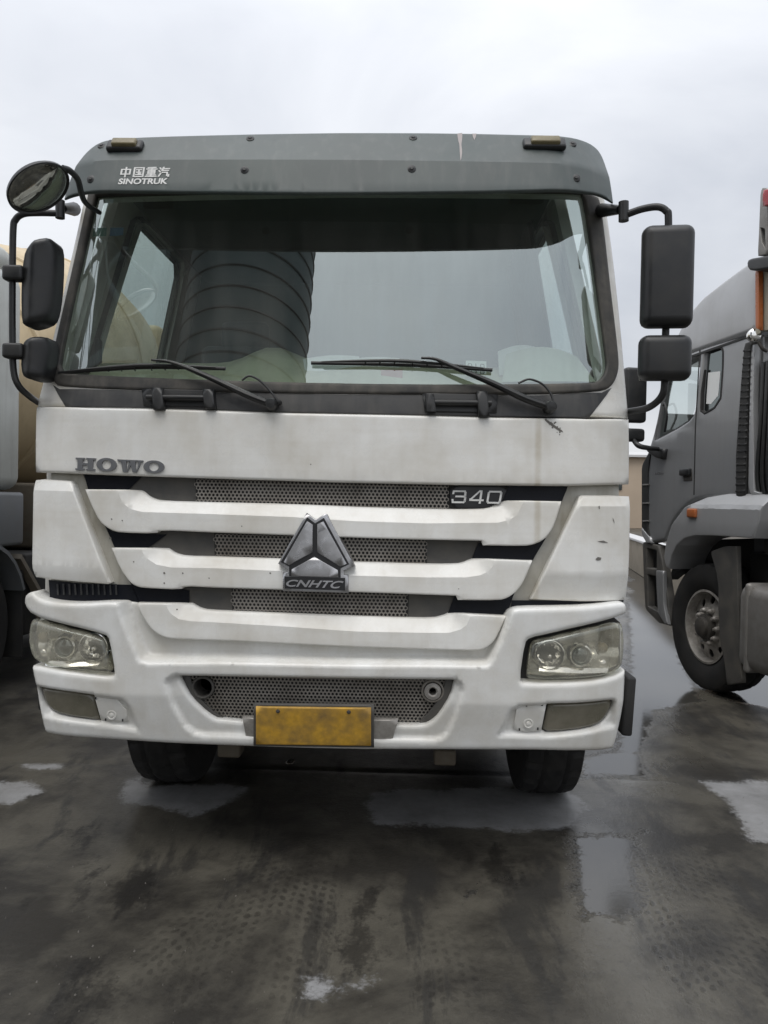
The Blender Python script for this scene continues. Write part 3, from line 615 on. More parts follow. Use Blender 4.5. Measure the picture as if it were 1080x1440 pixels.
zhongz = [[(.15, .97), (.85, .99)], [(.03, .82), (.97, .82)], [(.18, .66), (.82, .66)], [(.18, .66), (.18, .36)], [(.82, .66), (.82, .36)], [(.18, .51), (.82, .51)], [(.18, .36), (.82, .36)], [(.1, .19), (.9, .19)], [(.0, .03), (1.0, .03)], [(.5, .97), (.5, .03)]]
qi = [[(.06, .93), (.18, .83)], [(.0, .62), (.14, .53)], [(.02, .05), (.2, .35)], [(.42, 1.0), (.28, .68)], [(.40, .86), (.97, .86)], [(.42, .67), (.9, .67)], [(.36, .46), (.82, .46)], [(.82, .46), (.84, .12)], [(.84, .12), (.98, .04)], [(.98, .04), (.99, .2)]]
lettering('lettering', strokes_mesh(glyph(zhong, 0, .21) + glyph(guo, .27, .48) + glyph(zhongz, .53, .74) + glyph(qi, .79, 1.0), 0.0175, 0.062), vis_s, [(171, 236), (239, 235.5), (237, 248.5), (168.5, 249)], letter_white, sv, -0.002, 0.0015)

# --- bonnet panel with its raised name
hood = [(50, 572.5), (120, 573), (250, 575.5), (400, 580.5), (560, 583.5), (700, 587), (828, 589), (885, 589.5), (885.5, 640), (885, 681), (800, 683.5), (640, 682), (475, 678.5), (300, 673), (150, 668), (49, 664), (49, 620)]
hp = panel('bonnet_panel', hood, cab_s, white, truck, thick=0.06, r=0.012, step=0.04)
def ring(cx, cy, rx, ry, ix, iy, n=28, sh=0.0):
    V = []; F = []
    for k in range(n):
        a = 2 * math.pi * k / n; c_, s_ = math.cos(a), math.sin(a); V += [(cx + rx * c_ + sh * ry * s_, cy + ry * s_), (cx + ix * c_ + sh * iy * s_, cy + iy * s_)]
    for k in range(n): j = (k + 1) % n; F.append((2 * k, 2 * j, 2 * j + 1, 2 * k + 1))
    return V, F
def rects(L_): 
    V, F = [], []
    for P in L_: k = len(V); V += [tuple(p) for p in P]; F.append((k, k + 1, k + 2, k + 3))
    return V, F
def rc(x0, y0, x1, y1): return [(x0, y0), (x1, y0), (x1, y1), (x0, y1)]
letH = rects([rc(.10, .14, .36, .86), rc(.62, .14, .88, .86), rc(.361, .41, .619, .58), rc(0, 0, .45, .139), rc(0, .861, .45, 1), rc(.53, 0, 1, .139), rc(.53, .861, 1, 1)])
letO = ring(.5, .5, .5, .5, .235, .34)
letW = rects([[(.14, .86), (.22, 0), (.40, 0), (.34, .86)], [(.401, 0), (.41, 0), (.545, .62), (.455, .86)], [(.50, .859), (.62, 0), (.78, 0), (.70, .86)], [(.781, 0), (.80, 0), (.93, .86), (.84, .86)], rc(0, .861, .44, 1), rc(.45, .861, .77, 1), rc(.78, .861, 1, 1)])
for nm, VF, Q in (('letter_h', letH, [(107.5, 643.5), (135.5, 644.5), (134.5, 662), (107, 661)]), ('letter_o', letO, [(137, 643.5), (165, 644.5), (164.5, 663.5), (136, 662.5)]),
                  ('letter_w', letW, [(166, 646), (202, 647.5), (200, 664.5), (166, 663.5)]), ('letter_o', letO, [(203, 647), (232, 648), (231.5, 666), (202, 665)])):
    lettering(nm, VF, cab_s, Q, letter_silver, hp, -0.008, 0.009)
# stain, scuffs and chips
decal('paint_scuff', [(766, 588), (772, 592), (780, 598), (790, 605), (792, 608), (786, 606), (777, 600), (768, 593)], cab_s, scuff_m, hp, -0.001, rnd=0)
for _ in range(16):
    q = random.random(); x, y = 768 + 24 * q + random.uniform(-5, 5), 590 + 18 * q + random.uniform(-5, 5); e = random.uniform(.5, 1.8)
    decal('paint_scuff', [(x - e, y - e * .5), (x + e * .6, y - e), (x + e, y + e * .7), (x - e * .4, y + e)], cab_s, scuff_m, hp, -0.001, rnd=0)

# --- grille: backing, dark bands, mesh, slats
back = panel('grille_backing', [(62, 664), (300, 672), (640, 681), (876, 681), (878, 850), (700, 880), (640, 900), (240, 890), (200, 850), (62, 822)], cab_s, white_dirt, truck, off=0.055, thick=0.03, r=0.01, step=0.06)
def band(P, off=0.048, m=greyp, nm='grille_recess', th=0.004): return panel(nm, P, cab_s, m, truck, off=off, thick=th, r=0, step=0.05)
band([(108, 662), (475, 674), (803, 680), (800, 690), (790, 712), (640, 724), (300, 715), (195, 697), (122, 696)])
band([(140, 738), (225, 742), (410, 750), (680, 757), (772, 752), (749, 795), (640, 800), (300, 792), (230, 778), (158, 777)])
band([(175, 816), (260, 822), (400, 827), (640, 836), (727, 832), (712, 872), (620, 878), (285, 866), (265, 856), (191, 854)])
def trimp(P): return panel('black_trim', P, cab_s, trim, truck, off=0.041, thick=0.006, r=0.0, step=0.05)
trimp([(112, 664), (150, 666), (196, 668), (172, 692), (119, 692)]); trimp([(714, 680), (802, 682), (792, 708), (712, 708), (706, 704)])
trimp([(143, 740), (152, 748), (219, 752), (230, 752), (200, 774), (157, 774)]); trimp([(674, 764), (752, 766), (768, 756), (770, 758), (750, 791), (664, 789)])
trimp([(178, 818), (190, 826), (254, 830), (262, 832), (262, 851), (192, 851)]); trimp([(640, 840), (706, 845), (726, 834), (713, 870), (630, 866)])
trimp([(62, 817), (110, 822), (180, 824), (191, 851), (150, 848), (100, 851), (64, 848)])
trimp([(722, 846), (790, 847), (881, 845), (880, 853), (842, 856), (790, 858), (720, 860)])
for k in range(11):     # vent slots under the corner panel
    x = 74 + k * 8.3; panel('vent_rib', [(x, 822.5), (x + 2.4, 822.6), (x + 3.4, 838), (x + 1, 838)], cab_s, black, truck, off=0.034, thick=0.004, r=0.0015, step=0.05)
def hexmesh(name, P, sp, off, parent, pitch=0.0163, hole=0.0062, th=0.005, mat=mesh_m, circles=()):
    poly = np.array([sp.to2d(*p) for p in P]); mn, mx = poly.min(0), poly.max(0); V, F = [], []
    vi = {}
    row = 0; v = mn[1]; dy = pitch * 0.866; R1 = pitch / math.sqrt(3)
    cs = []
    while v < mx[1] + dy:
        u = mn[0] + (pitch / 2 if row % 2 else 0)
        while u < mx[0] + pitch: cs.append((u, v)); u += pitch
        v += dy; row += 1
    cs = np.array(cs); keep = sdf(poly, cs) > pitch * 0.3
    for (c, r_) in circles: keep &= np.hypot(*(cs - sp.to2d(*c)).T) > r_
    for c in cs[keep]:
        o, i_ = [], []
        for k in range(6):
            a = math.pi / 6 + k * math.pi / 3; q = c + R1 * np.array([math.cos(a), math.sin(a)]); key = (round(q[0], 4), round(q[1], 4))
            if key not in vi: vi[key] = len(V); V.append(sp.map(q[0], q[1], off))
            o.append(vi[key])
        for dep in (0, th):
            for k in range(6):
                a = math.pi / 6 + k * math.pi / 3; q = c + hole * np.array([math.cos(a), math.sin(a)]); i_.append(len(V)); V.append(sp.map(q[0], q[1], off + dep))
        for k in range(6):
            j = (k + 1) % 6; F.append((o[k], o[j], i_[j], i_[k])); F.append((i_[k], i_[j], i_[6 + j], i_[6 + k]))
    ob = mobj(name, V, F, mat, parent, smooth=0, fixn=False); return ob
for P in ([(270, 672), (633, 680), (633, 722), (272, 712)], [(297, 748), (600, 756), (601, 800), (298, 792)], [(322, 826), (575, 834), (574, 877), (323, 867)]):
    hexmesh('grille_mesh', P, cab_s, 0.036, truck)
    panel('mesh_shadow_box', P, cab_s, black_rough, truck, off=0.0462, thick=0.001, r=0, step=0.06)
def slat(P, crease, slope=0.55):
    CP = np.array([cab_s.to2d(*p) for p in crease])
    def rel(V):
        d = sdf(CP, V, closed=False)
        zc = np.interp(V[:, 0], CP[1:-1, 0], CP[1:-1, 1]); xin = (V[:, 0] > CP[0, 0]) & (V[:, 0] < CP[-1, 0])
        # inside the area enclosed by the crease line and the top edge
        poly = np.vstack([CP, [[CP[-1, 0], CP[:, 1].max() + .3], [CP[0, 0], CP[:, 1].max() + .3]]])
        ins = sdf(poly, V) > 0
        return np.where(ins, d * slope, 0.0) + np.clip(zc - V[:, 1], -0.2, 0.2) * 0.0
    return panel('grille_slat', P, cab_s, white, truck, off=0.0, thick=0.05, r=0.007, step=0.022, relief=rel, lines=[crease], rnd=1, keep=60, smooth=24)
slat([(119, 688), (194, 688.5), (199, 691), (205, 697), (213, 701), (224, 704), (300, 706), (410, 708.5), (500, 712.5), (627, 716), (678, 715.5), (690, 713), (698, 708), (707, 704.5), (719, 703.5), (790, 705), (782, 732), (777, 744), (770, 754), (762, 761), (750, 766), (737, 768), (679.5, 767), (677, 760.5), (560, 758.5), (411, 753), (300, 749), (223, 745.5), (219, 750.5), (168, 749), (158, 746.5), (149, 741.5), (139, 733), (128, 711)],
     [(165, 686), (168, 698), (173, 708), (184, 716), (200, 720), (300, 723), (410, 727), (500, 733), (600, 736), (700, 735), (717, 731), (727, 724), (735, 709), (738, 700)])
slat([(156, 770.5), (232, 771), (237, 774), (243, 778.5), (258, 782.3), (300, 783), (396, 786), (494, 790.5), (601, 793.5), (642, 793.5), (652, 791.5), (660, 788), (668, 785.5), (749, 788.5), (738, 815), (732, 825), (724, 834), (714, 841), (702, 844.5), (644, 844), (641, 838), (500, 833), (396, 829.5), (300, 826.5), (258, 824.5), (254, 829.5), (200, 827), (191, 824.5), (182, 819), (169, 801)],
     [(197, 768), (200, 776), (206, 785), (220, 794), (240, 798), (300, 799), (396, 803), (500, 809.5), (600, 812), (655, 812), (675, 809), (686, 804), (694, 795), (698, 784)])
slat([(192, 848), (266, 849), (271, 852), (279, 856.5), (290, 859), (336, 861), (440, 865), (560, 869.5), (609, 870.5), (624, 867), (633, 862.5), (712, 866.5), (705, 883), (697, 899), (691, 906), (682, 912.5), (671, 915.5), (620, 914), (467, 909), (347, 902.5), (245, 899), (232, 897), (219, 891), (209, 881), (197, 862)],
     [(232, 846), (235, 855), (240, 863), (251, 870.5), (267, 873.5), (300, 875), (400, 881), (500, 888), (600, 890), (632, 890), (648, 885), (657, 878), (664, 860)])
# 340 badge
panel('badge_plate', [(633, 683), (716, 684), (708, 704), (698, 708), (690, 713), (678, 715), (634, 714)], cab_s, badge_black, truck, off=0.033, thick=0.006, r=0.002, step=0.05)
d3 = [[(0.0, .78), (.03, .97), (.9, .97), (.97, .85), (.97, .6), (.9, .52), (.28, .52)], [(.9, .52), (1.0, .42), (1.0, .13), (.9, .02), (.05, .02), (.0, .22)]]
d4 = [[(.80, .0), (.80, 1.0), (.70, 1.0), (.0, .30), (.0, .22), (1.0, .22)]]
d0 = [[(.10, .97), (.9, .97), (1.0, .85), (1.0, .13), (.9, .02), (.1, .02), (.0, .13), (.0, .85), (.1, .97)]]
lettering('lettering', strokes_mesh(glyph(d3, .02, .27) + glyph(d4, .38, .63) + glyph(d0, .73, .98), 0.020, 0.075), cab_s, [(637, 690), (708, 691), (705, 707.5), (635, 706.5)], letter_white, truck, 0.027, 0.006)
# emblem
em = empty('emblem', tuple(cab_s.map(*cab_s.to2d(445, 830), -0.03)), truck)
outer = [(431.9, 721.4), (444.8, 730.5), (457.8, 722.3), (460.5, 723.5), (499.3, 795.3), (484, 802.4), (484.4, 807.6), (490.4, 808.2), (490.4, 832.9), (398.8, 830.3), (398.8, 804.4), (405.3, 803.7), (405.3, 800.5), (392.3, 792)]
panel('emblem_rim', outer, cab_s, silver, em, off=-0.024, thick=0.045, r=0.004, step=0.05)
panel('emblem_field', [(433.1, 727.2), (444.2, 735.6), (456.5, 727.9), (491.7, 792.7), (479.8, 798.5), (479.8, 811.5), (407.9, 809.5), (407.9, 795.9), (396.2, 789.7)], cab_s, badge_black, em, off=-0.0262, thick=0.004, r=0, step=0.05)
for P in ([(433.1, 732.4), (440.9, 737.6), (440.7, 775.8), (407.9, 794), (400.7, 789.4)], [(455.8, 733), (488.2, 792), (479.2, 795.9), (447.2, 775.8), (447.4, 736.9)], [(443.3, 782.3), (475.9, 801), (476.6, 811), (411, 809), (411.8, 799.8)]):
    panel('emblem_facet', P, cab_s, silver, em, off=-0.031, thick=0.006, r=0.002, step=0.05)
panel('name_plate', [(401.4, 809.8), (486, 811.8), (486, 829.4), (402, 826.5)], cab_s, badge_black, em, off=-0.0275, thick=0.004, r=0, step=0.05)
lettering('lettering', text_mesh('CNHTC', 0.02, 0.3), cab_s, [(404, 814), (484.5, 816), (481, 826.5), (404, 823.5)], silver, em, -0.031, 0.004)

# --- corner panels
def corner(P, cr1, cr2):
    a, b_ = np.array([cab_s.to2d(*p) for p in cr1]), np.array([cab_s.to2d(*p) for p in cr2])
    def rel(V):
        z1 = np.interp(V[:, 0], a[:, 0], a[:, 1]); z2 = np.interp(V[:, 0], b_[:, 0], b_[:, 1])
        return np.clip(V[:, 1] - z1, 0, .2) * 0.45 + np.clip(z2 - V[:, 1], 0, .2) * 0.25
    return panel('corner_panel', P, cab_s, white, truck, off=-0.006, thick=0.075, r=0.010, step=0.03, relief=rel, lines=[cr1, cr2], smooth=16)
cl = corner([(47, 675), (60, 673.5), (97, 676), (101, 681), (154, 820), (150, 822), (100, 818), (48, 812), (45, 800), (46, 740)], [(40, 689), (100, 691), (160, 692)], [(40, 793), (100, 797), (160, 801)])
crp = corner([(816, 698), (820, 696.5), (860, 696.5), (886.5, 698), (885, 780), (882.5, 845), (820, 847), (747, 844), (748, 841)], [(780, 712), (840, 712), (900, 712)], [(740, 806), (820, 806), (900, 806)])
for P in ([(840, 761), (848, 760), (854.5, 763), (848, 763), (843, 762)], [(837, 786), (840, 783), (845, 784), (844, 787.5), (840, 788)], [(841, 712), (842.5, 711), (843, 715), (842, 716)], [(861, 728), (863, 732), (863.5, 736), (861.5, 731)]):
    decal('paint_chip', P, cab_s, scuff_m, crp, -0.008, rnd=0)

for x, y, e in ((157, 730, 1.2), (172, 732, 1.0), (188, 790, 1.0), (231, 806, 1.6), (257, 806, 1.2), (231, 820, 1.3), (249, 857, 1.2), (155, 757, 1.8), (380, 806, 1.2), (294, 813, 1.0), (340, 740, 0.9), (437, 653, 0.9), (645, 828, 0.8)):
    decal('paint_chip', [(x - e, y - e * .6), (x + e * .5, y - e), (x + e, y + e * .5), (x - e * .3, y + e)], cab_s, scuff_m, truck, -0.0012, rnd=0)
# --- bumper
bo = [(33, 839), (39, 833.5), (45, 833), (50, 839), (60, 844), (80, 847.5), (111, 849), (161, 846), (192, 850), (203, 872), (230, 890), (460, 898), (690, 896), (705, 880), (714, 862), (722, 857), (732, 855), (800, 854), (842, 851.5), (868, 848), (878, 847.5), (882, 852), (881.5, 863),
      (864, 870), (811, 883), (774, 892), (746, 898), (739, 905), (731.5, 957), (737, 961.5), (815, 960), (861, 953), (880, 943),
      (879.5, 965), (877, 996), (870, 1030), (864.5, 1050), (860, 1055), (798, 1056), (620, 1055.5), (475, 1055), (300, 1049), (239, 1046.5), (164, 1041.5), (66, 1032.5), (61, 1028), (55, 1000), (49, 966), (44, 943), (44, 937), (56, 937.5), (97, 945.5), (140, 951), (157, 952), (160, 948), (152, 900), (147, 893.5), (92, 879.5), (44, 866), (33, 852)]
g_hole = [(250, 953), (320, 954), (480, 957), (639, 959), (634, 980), (618, 1006), (608, 1016), (596, 1022), (555, 1021.5), (430, 1019), (307, 1015.5), (290, 1006.5), (267, 985), (256, 966)]
fogL_hole = [(52, 968), (90, 973), (129, 979), (138, 1016), (98, 1011), (72, 1004), (60, 992)]
fogR_hole = [(771, 992), (820, 990), (861, 985.5), (864, 990), (859, 1004), (848, 1019), (829, 1026), (771, 1033), (763, 1029)]
B2 = lambda P: np.array([bump_s.to2d(*p) for p in P])
R1 = B2([(163, 838), (170, 868), (179, 892), (195, 929), (208, 933), (300, 932), (460, 935), (620, 936), (686, 937), (693, 930), (706, 902), (714, 880), (721, 858), (722, 836)])
RG = B2([(231, 960), (237, 952), (248, 948.5), (480, 953), (641, 954.5), (650, 960), (653, 972), (642, 1008), (631, 1033), (622, 1040), (612, 1042.5), (460, 1040), (285, 1036), (272, 1033), (258, 1022), (240, 990)])
RFL = B2([(47, 962), (139, 978), (172, 983), (182, 992), (192, 1016), (197, 1030), (150, 1022), (60, 1008)])
RFR = B2([(868, 982), (771, 989), (730, 991), (716, 1000), (708, 1020), (698, 1036), (770, 1038), (866, 1022)])
def brelief(V):
    d = np.zeros(len(V))
    d += 0.070 * sstep(sdf(R1, V), -0.006, 0.026)
    d += 0.020 * sstep(sdf(RG, V), -0.004, 0.016)
    for P in (RFL, RFR): d += 0.022 * sstep(sdf(P, V), -0.004, 0.022)
    # rounded bead along the upper lip and under the lamps
    return d
bumper = panel('bumper', bo, bump_s, white_low, truck, thick=0.10, r=0.020, step=0.0095, holes=[g_hole, fogL_hole, fogR_hole], relief=brelief, rnd=1, keep=60, smooth=60)
# lower grille
hexmesh('lower_grille_mesh', [(246, 950), (642, 956), (640, 985), (620, 1012), (596, 1028), (300, 1022), (280, 1008), (258, 985)], bump_s, 0.058, bumper, pitch=0.0158, hole=0.0061, circles=[((281, 971), 0.044), ((609, 976), 0.044)])
panel('grille_cavity', [(244, 948), (644, 954), (640, 1000), (596, 1030), (300, 1026), (262, 1000)], bump_s, black_rough, bumper, off=0.16, thick=0.001, r=0, step=0.08)
for P in ([(250, 953), (262, 953), (268, 975), (292, 1003), (310, 1014), (307, 1017), (288, 1006), (266, 985)], [(640, 958), (628, 958), (622, 980), (606, 1004), (590, 1020), (597, 1023), (619, 1007), (635, 981)]):
    panel('grille_corner_trim', P, bump_s, greyp, bumper, off=0.045, thick=0.01, r=0.003, step=0.05, rnd=1)
for (px, py), sock in (((281, 971), False), ((609, 976), True)):
    c = np.array(bump_s.map(*bump_s.to2d(px, py), 0.045))
    V, F = merge([lathe_geo(c, [(0.046, 0.014), (0.046, 0.0), (0.040, -0.004), (0.037, 0.0), (0.037, 0.12)], n=28)])
    F = [f for f in F if len(f) == 4]
    mobj('tow_eye_tube', V, F, mesh_m if sock else greyp, bumper)
    lathe('tow_eye_floor', c, [(0.0, 0.11), (0.037, 0.11)], black_rough, bumper, n=24)
    if sock:
        V, F = lathe_geo(c, [(0.036, 0.03), (0.034, -0.006), (0.020, -0.010), (0.015, -0.006), (0.014, 0.05)], n=24)
        mobj('tow_socket', V, [f for f in F if len(f) == 4], rim_m, bumper)
# fog lamps and blanking plates
for hole, plate, disc, slots in ((fogL_hole, [(131, 981), (163, 985), (176, 1000), (178, 1016), (140, 1014)], (155.5, 1006.5), [(133, 983), (171, 1014), (147, 1013)]),
                    (fogR_hole, [(728, 993), (769, 992.5), (762, 1029), (739, 1031), (722, 1026)], (743.5, 1018.5), [(741, 993), (763, 992), (731, 1027), (757, 1026)])):
    cc = np.mean(hole, axis=0); fl = empty('fog_lamp', tuple(bump_s.map(*bump_s.to2d(*cc), 0.04)), truck)
    big = [tuple(cc + (np.array(p) - cc) * 1.02) for p in hole]
    panel('lamp_gasket', big, bump_s, black_rough, fl, off=0.040, thick=0.03, r=0, step=0.06, rnd=1)
    small = [tuple(cc + (np.array(p) - cc) * 0.965) for p in hole]
    panel('fog_lens', small, bump_s, fog_m, fl, off=0.022, thick=0.015, r=0.012, step=0.03, rnd=1)
    bl = panel('blanking_plate', plate, bump_s, white_low, bumper, off=0.012, thick=0.012, r=0.003, step=0.04)
    c = np.array(bump_s.map(*bump_s.to2d(*disc), 0.012)); V, F = lathe_geo(c, [(0.021, 0.006), (0.020, -0.004), (0.016, -0.005), (0.014, -0.001), (0.009, -0.001), (0.007, -0.006), (0.0, -0.007)], n=24); mobj('plate_boss', V, F, white_low, bl)
    for sx, sy in slots: panel('clip_slot', [(sx - 1, sy - 1.8), (sx + 1, sy - 1.8), (sx + 1, sy + 1.8), (sx - 1, sy + 1.8)], bump_s, black_rough, bl, off=0.0105, thick=0.001, r=0, step=0.05)
# headlights
def headlight(lens, gap, bowls, projector, lamps, side):
    cc = np.mean(lens, axis=0); h = empty('headlight', tuple(bump_s.map(*bump_s.to2d(*cc), 0.05)), truck)
    panel('lamp_housing', gap, bump_s, black_rough, h, off=0.085, thick=0.03, r=0, step=0.06)
    rel = None
    anc = np.array([min(p[0] for p in lens) if side < 0 else max(p[0] for p in lens), max(p[1] for p in lens) - 8.0]); lens = [tuple(anc + (np.array(p) - anc) * np.array([0.972, 0.962])) for p in lens]
    panel('lamp_lens', lens, bump_s, lens_m, h, off=0.006, thick=0.03, r=0.018, step=0.03, rnd=1, keep=60)
    inner = [tuple(cc + (np.array(p) - cc) * 0.97) for p in lens]
    B_ = B2(lens); zt, zb_ = B_[:, 1].max(), B_[:, 1].min(); xc_ = B2([bowls[0], projector[0]])
    def brl(V):
        d_ = 0.02 * np.abs(np.sin((V[:, 0] - xc_[0, 0]) * 31.0)) + 0.018 * sstep(np.abs(V[:, 1] - (zt + zb_) / 2), 0.03, 0.0)
        for q_, rr_ in ((xc_[0], bowls[1]), (xc_[1], projector[1] * 1.15)):
            d_ = d_ + 0.05 * sstep(np.hypot(*(V - q_).T), rr_ * 3.1 / FPX * 1.02, rr_ * 3.1 / FPX * 0.9)
        return d_
    panel('bezel', inner, bump_s, bezel_m, h, off=0.050, thick=0.02, r=0.006, step=0.014, rnd=1, relief=brl, smooth=50)
    lo_ = sorted(lens, key=lambda p: -p[1])[:6]; xl, xr = min(p[0] for p in lens) + 14, max(p[0] for p in lens) - 14; ym = max(p[1] for p in lens)
    panel('reflector_strip', [(xl + 6, ym - 17), (xr - 4, ym - 15), (xr - 8, ym - 8), (xl + 4, ym - 9)], bump_s, chrome, h, off=0.030, thick=0.02, r=0.003, step=0.02, relief=lambda V: 0.8 * (V[:, 1] - V[:, 1].min()))
    P3 = lambda p, o: np.array(bump_s.map(*bump_s.to2d(*p), o))
    (bc, br) = bowls; c = P3(bc, 0.05); rm = br * 3.1 / FPX
    V, F = lathe_geo(c, [(rm * 1.06, 0.004), (rm * 1.05, -0.008), (rm, -0.009)] + [(rm * math.cos(a), -0.009 + rm * 0.95 * math.sin(a)) for a in np.linspace(0.12, 1.35, 10)], n=36)
    V = [np.array(v) + np.array([0, 0.006 * (math.sin(9 * math.atan2(v[2] - c[2], v[0] - c[0])) > 0) * (math.hypot(v[2] - c[2], v[0] - c[0]) < rm * 0.97), 0]) for v in V]
    mobj('reflector_bowl', V, [f for f in F if len(f) == 4], chrome, h, smooth=25)
    V, F = lathe_geo(c + np.array([0, 0.012, -0.006]), [(0.0, -0.026), (0.007, -0.022), (0.010, -0.012), (0.010, 0.02)], n=16); mobj('bulb', V, F, chrome, h)
    (pc, pr) = projector; c = P3(pc, 0.048); rm = pr * 3.1 / FPX
    V, F = lathe_geo(c, [(rm * 1.22, 0.01), (rm * 1.20, -0.012), (rm * 1.06, -0.018), (rm, -0.012), (rm * 0.98, 0.012)], n=36); mobj('projector_ring', V, [f for f in F if len(f) == 4], chrome, h)
    lathe('projector_back', c, [(rm * 0.99, 0.010), (0.0, 0.012)], steel, h, n=24)
    lathe('projector_lens', c, [(rm * 0.98, 0.006)] + [(rm * 0.98 * math.cos(a), 0.0 - 0.020 * math.sin(a)) for a in np.linspace(0.1, 1.57, 8)], bulb_m, h, n=32)
    for (lc, lr) in lamps:
        c = P3(lc, 0.058); rm = lr * 3.1 / FPX
        V, F = lathe_geo(c, [(rm, 0.0)] + [(rm * math.cos(a), -0.020 * math.sin(a)) for a in np.linspace(0.2, 1.57, 7)], n=24); mobj('indicator_bulb', V, F, amber_old if lr > 7 else chrome, h)
headlight([(45, 868), (92, 883), (143, 896), (149.5, 901), (156, 946), (152, 949), (140, 948), (97, 942), (57, 933.5), (44, 926), (38, 905), (38.5, 886), (41, 873)],
          [(42, 862), (92, 877), (150, 891), (160, 953), (97, 947), (46, 938), (38, 905)], ((125, 913), 20), ((85, 912.5), 13), [((52, 900), 8), ((54, 921), 6.5)], -1)
headlight([(862, 874), (811, 887), (775, 895.5), (749, 901), (743, 909), (737.5, 952), (742, 957), (815, 956), (860, 949.5), (875, 940), (878.5, 920), (879, 893), (876, 876)],
          [(866, 868), (811, 881), (738, 897), (730, 962), (815, 962), (862, 954), (880, 940), (880, 880)], ((776, 924), 20), ((820, 924.5), 13), [((852, 915), 8), ((851, 937), 7)], 1)
# number plate (the number itself cannot be made out)
pl = panel('number_plate', [(361, 992), (522, 994), (522, 1047), (361, 1045)], bump_s, plate_m, truck, off=-0.022, thick=0.010, r=0.006, step=0.04, rnd=0)
for q_ in ((392, 998), (491, 999)): lathe('plate_bolt', np.array(bump_s.map(*bump_s.to2d(*q_), -0.022)), [(0.0, -0.006), (0.006, -0.005), (0.0085, 0.0), (0.0085, 0.004)], steel, pl, n=12)
panel('plate_frame', [(357, 989), (526, 991), (526, 1050.5), (357, 1048)], bump_s, greyp, pl, off=-0.010, thick=0.02, r=0.004, step=0.06)
panel('plate_bracket', [(340, 1010), (560, 1013), (552, 1040), (345, 1037)], bump_s, rim_m, pl, off=0.004, thick=0.03, r=0.006, step=0.06, rnd=1)
# side flap behind the bumper
sf = at(884, 985, 0.30)
rbox('side_step', (sf[0] - 0.028, 0.36, sf[2] + 0.0), (0.045, 0.34, 0.25), black_rough, truck, 0.012, Matrix.Rotation(R_(3), 3, 'Y'))
rbox('side_step', (-sf[0] + 0.06, 0.5, sf[2] + 0.0), (0.045, 0.34, 0.25), black_rough, truck, 0.012, Matrix.Rotation(R_(-3), 3, 'Y'))
# shell behind the bumper and grille (closes the front, hides the engine bay)
mobj('front_structure', *merge([rbox_geo((0, 0.36, 1.30), (2.25, 0.30, 0.70), 0.02), rbox_geo((0, 0.33, 0.80), (2.05, 0.25, 0.36), 0.02)]), black_rough, truck)

# --- mirrors
P = at
rm_ = empty('mirror_assembly', tuple(P(862, 295, 0.30)), truck)
tube('bracket_root', [P(846, 296, 0.33), P(872, 295, 0.16)], [0.030, 0.018], black, rm_, False)
tube('clamp', [P(877, 284, 0.14), P(877, 311, 0.14)], 0.021, black, rm_, False)
tube('mirror_tube', [P(880, 302, 0.14), P(903, 294, 0.11), P(925, 291, 0.08), P(937, 297, 0.07), P(940, 310, 0.07), P(939, 400, 0.09), P(936, 470, 0.09), P(935, 530, 0.09), P(931, 556, 0.10), P(912, 573, 0.16), P(884, 579, 0.30)], 0.0145, black, rm_)
def head(c_px, sx, sz, sy, y, rz, parent, bev, nm='mirror_head'):
    c = P(*c_px, y)
    hd = rbox(nm, c, (sx, sy, sz), black, parent, bev, Matrix.Rotation(R_(rz), 3, 'Z'), seg=5, taper=lambda co: (setattr(co, 'x', co.x * (0.93 if co.y < 0 else 1.0)), setattr(co, 'z', co.z * (0.95 if co.y < 0 else 1.0))))
    M = Matrix.Rotation(R_(rz), 3, 'Z'); cc = Vector(c) + M @ Vector((0, sy / 2 + 0.001, 0))
    rbox('mirror_glass', cc, (sx * 0.86, 0.006, sz * 0.9), mirror_m, hd, 0.002, M)
head((938.5, 389), 0.208, 0.415, 0.085, 0.06, -6, rm_, 0.035); head((935, 503.5), 0.210, 0.185, 0.085, 0.06, -6, rm_, 0.035)
lm_ = empty('mirror_assembly', tuple(P(92, 296, 0.30)), truck)
tube('bracket_root', [P(104, 294, 0.36), P(88, 293, 0.16)], [0.030, 0.018], black, lm_, False)
tube('clamp', [P(84.5, 282, 0.14), P(84.5, 307, 0.14)], 0.019, black, lm_, False)
tube('mirror_tube', [P(82, 300, 0.14), P(55, 299.5, 0.12), P(33, 301, 0.10), P(22, 309, 0.10), P(18.5, 325, 0.10), P(17.5, 400, 0.10), P(17.5, 470, 0.10), P(19, 520, 0.10), P(26, 542, 0.11), P(40, 556, 0.16), P(54, 566, 0.30)], 0.0135, black, lm_)
for py in (385, 494): rbox('tube_clamp', P(21, py, 0.09), (0.085, 0.06, 0.062), black, lm_, 0.012)
def lhead(outline, y, dep, nm='mirror_head'):
    sp = Plane((0, y, 0), (1, 0, 0), (0, 1, 0))
    return outline, sp
def taper_head(px0, px1, py0, py1, y, sy, rz):
    c = P((px0 + px1) / 2, (py0 + py1) / 2, y); sx = (px1 - px0) * (y + 3.05) / FPX; sz = (py1 - py0) * (y + 3.05) / FPX
    M = Matrix.Rotation(R_(rz), 3, 'Z')
    hd = rbox('mirror_head', c, (sx, sy, sz), black, lm_, 0.03, M, seg=5, taper=lambda co: (setattr(co, 'z', co.z * (0.86 if co.x < 0 else 1.0))))
    cc = Vector(c) + M @ Vector((0, sy / 2 + 0.001, 0)); rbox('mirror_glass', cc, (sx * 0.8, 0.006, sz * 0.84), mirror_m, hd, 0.002, M)
MP = Plane((0, 0.06, 0), (1, 0, 0), (0, 1, 0))
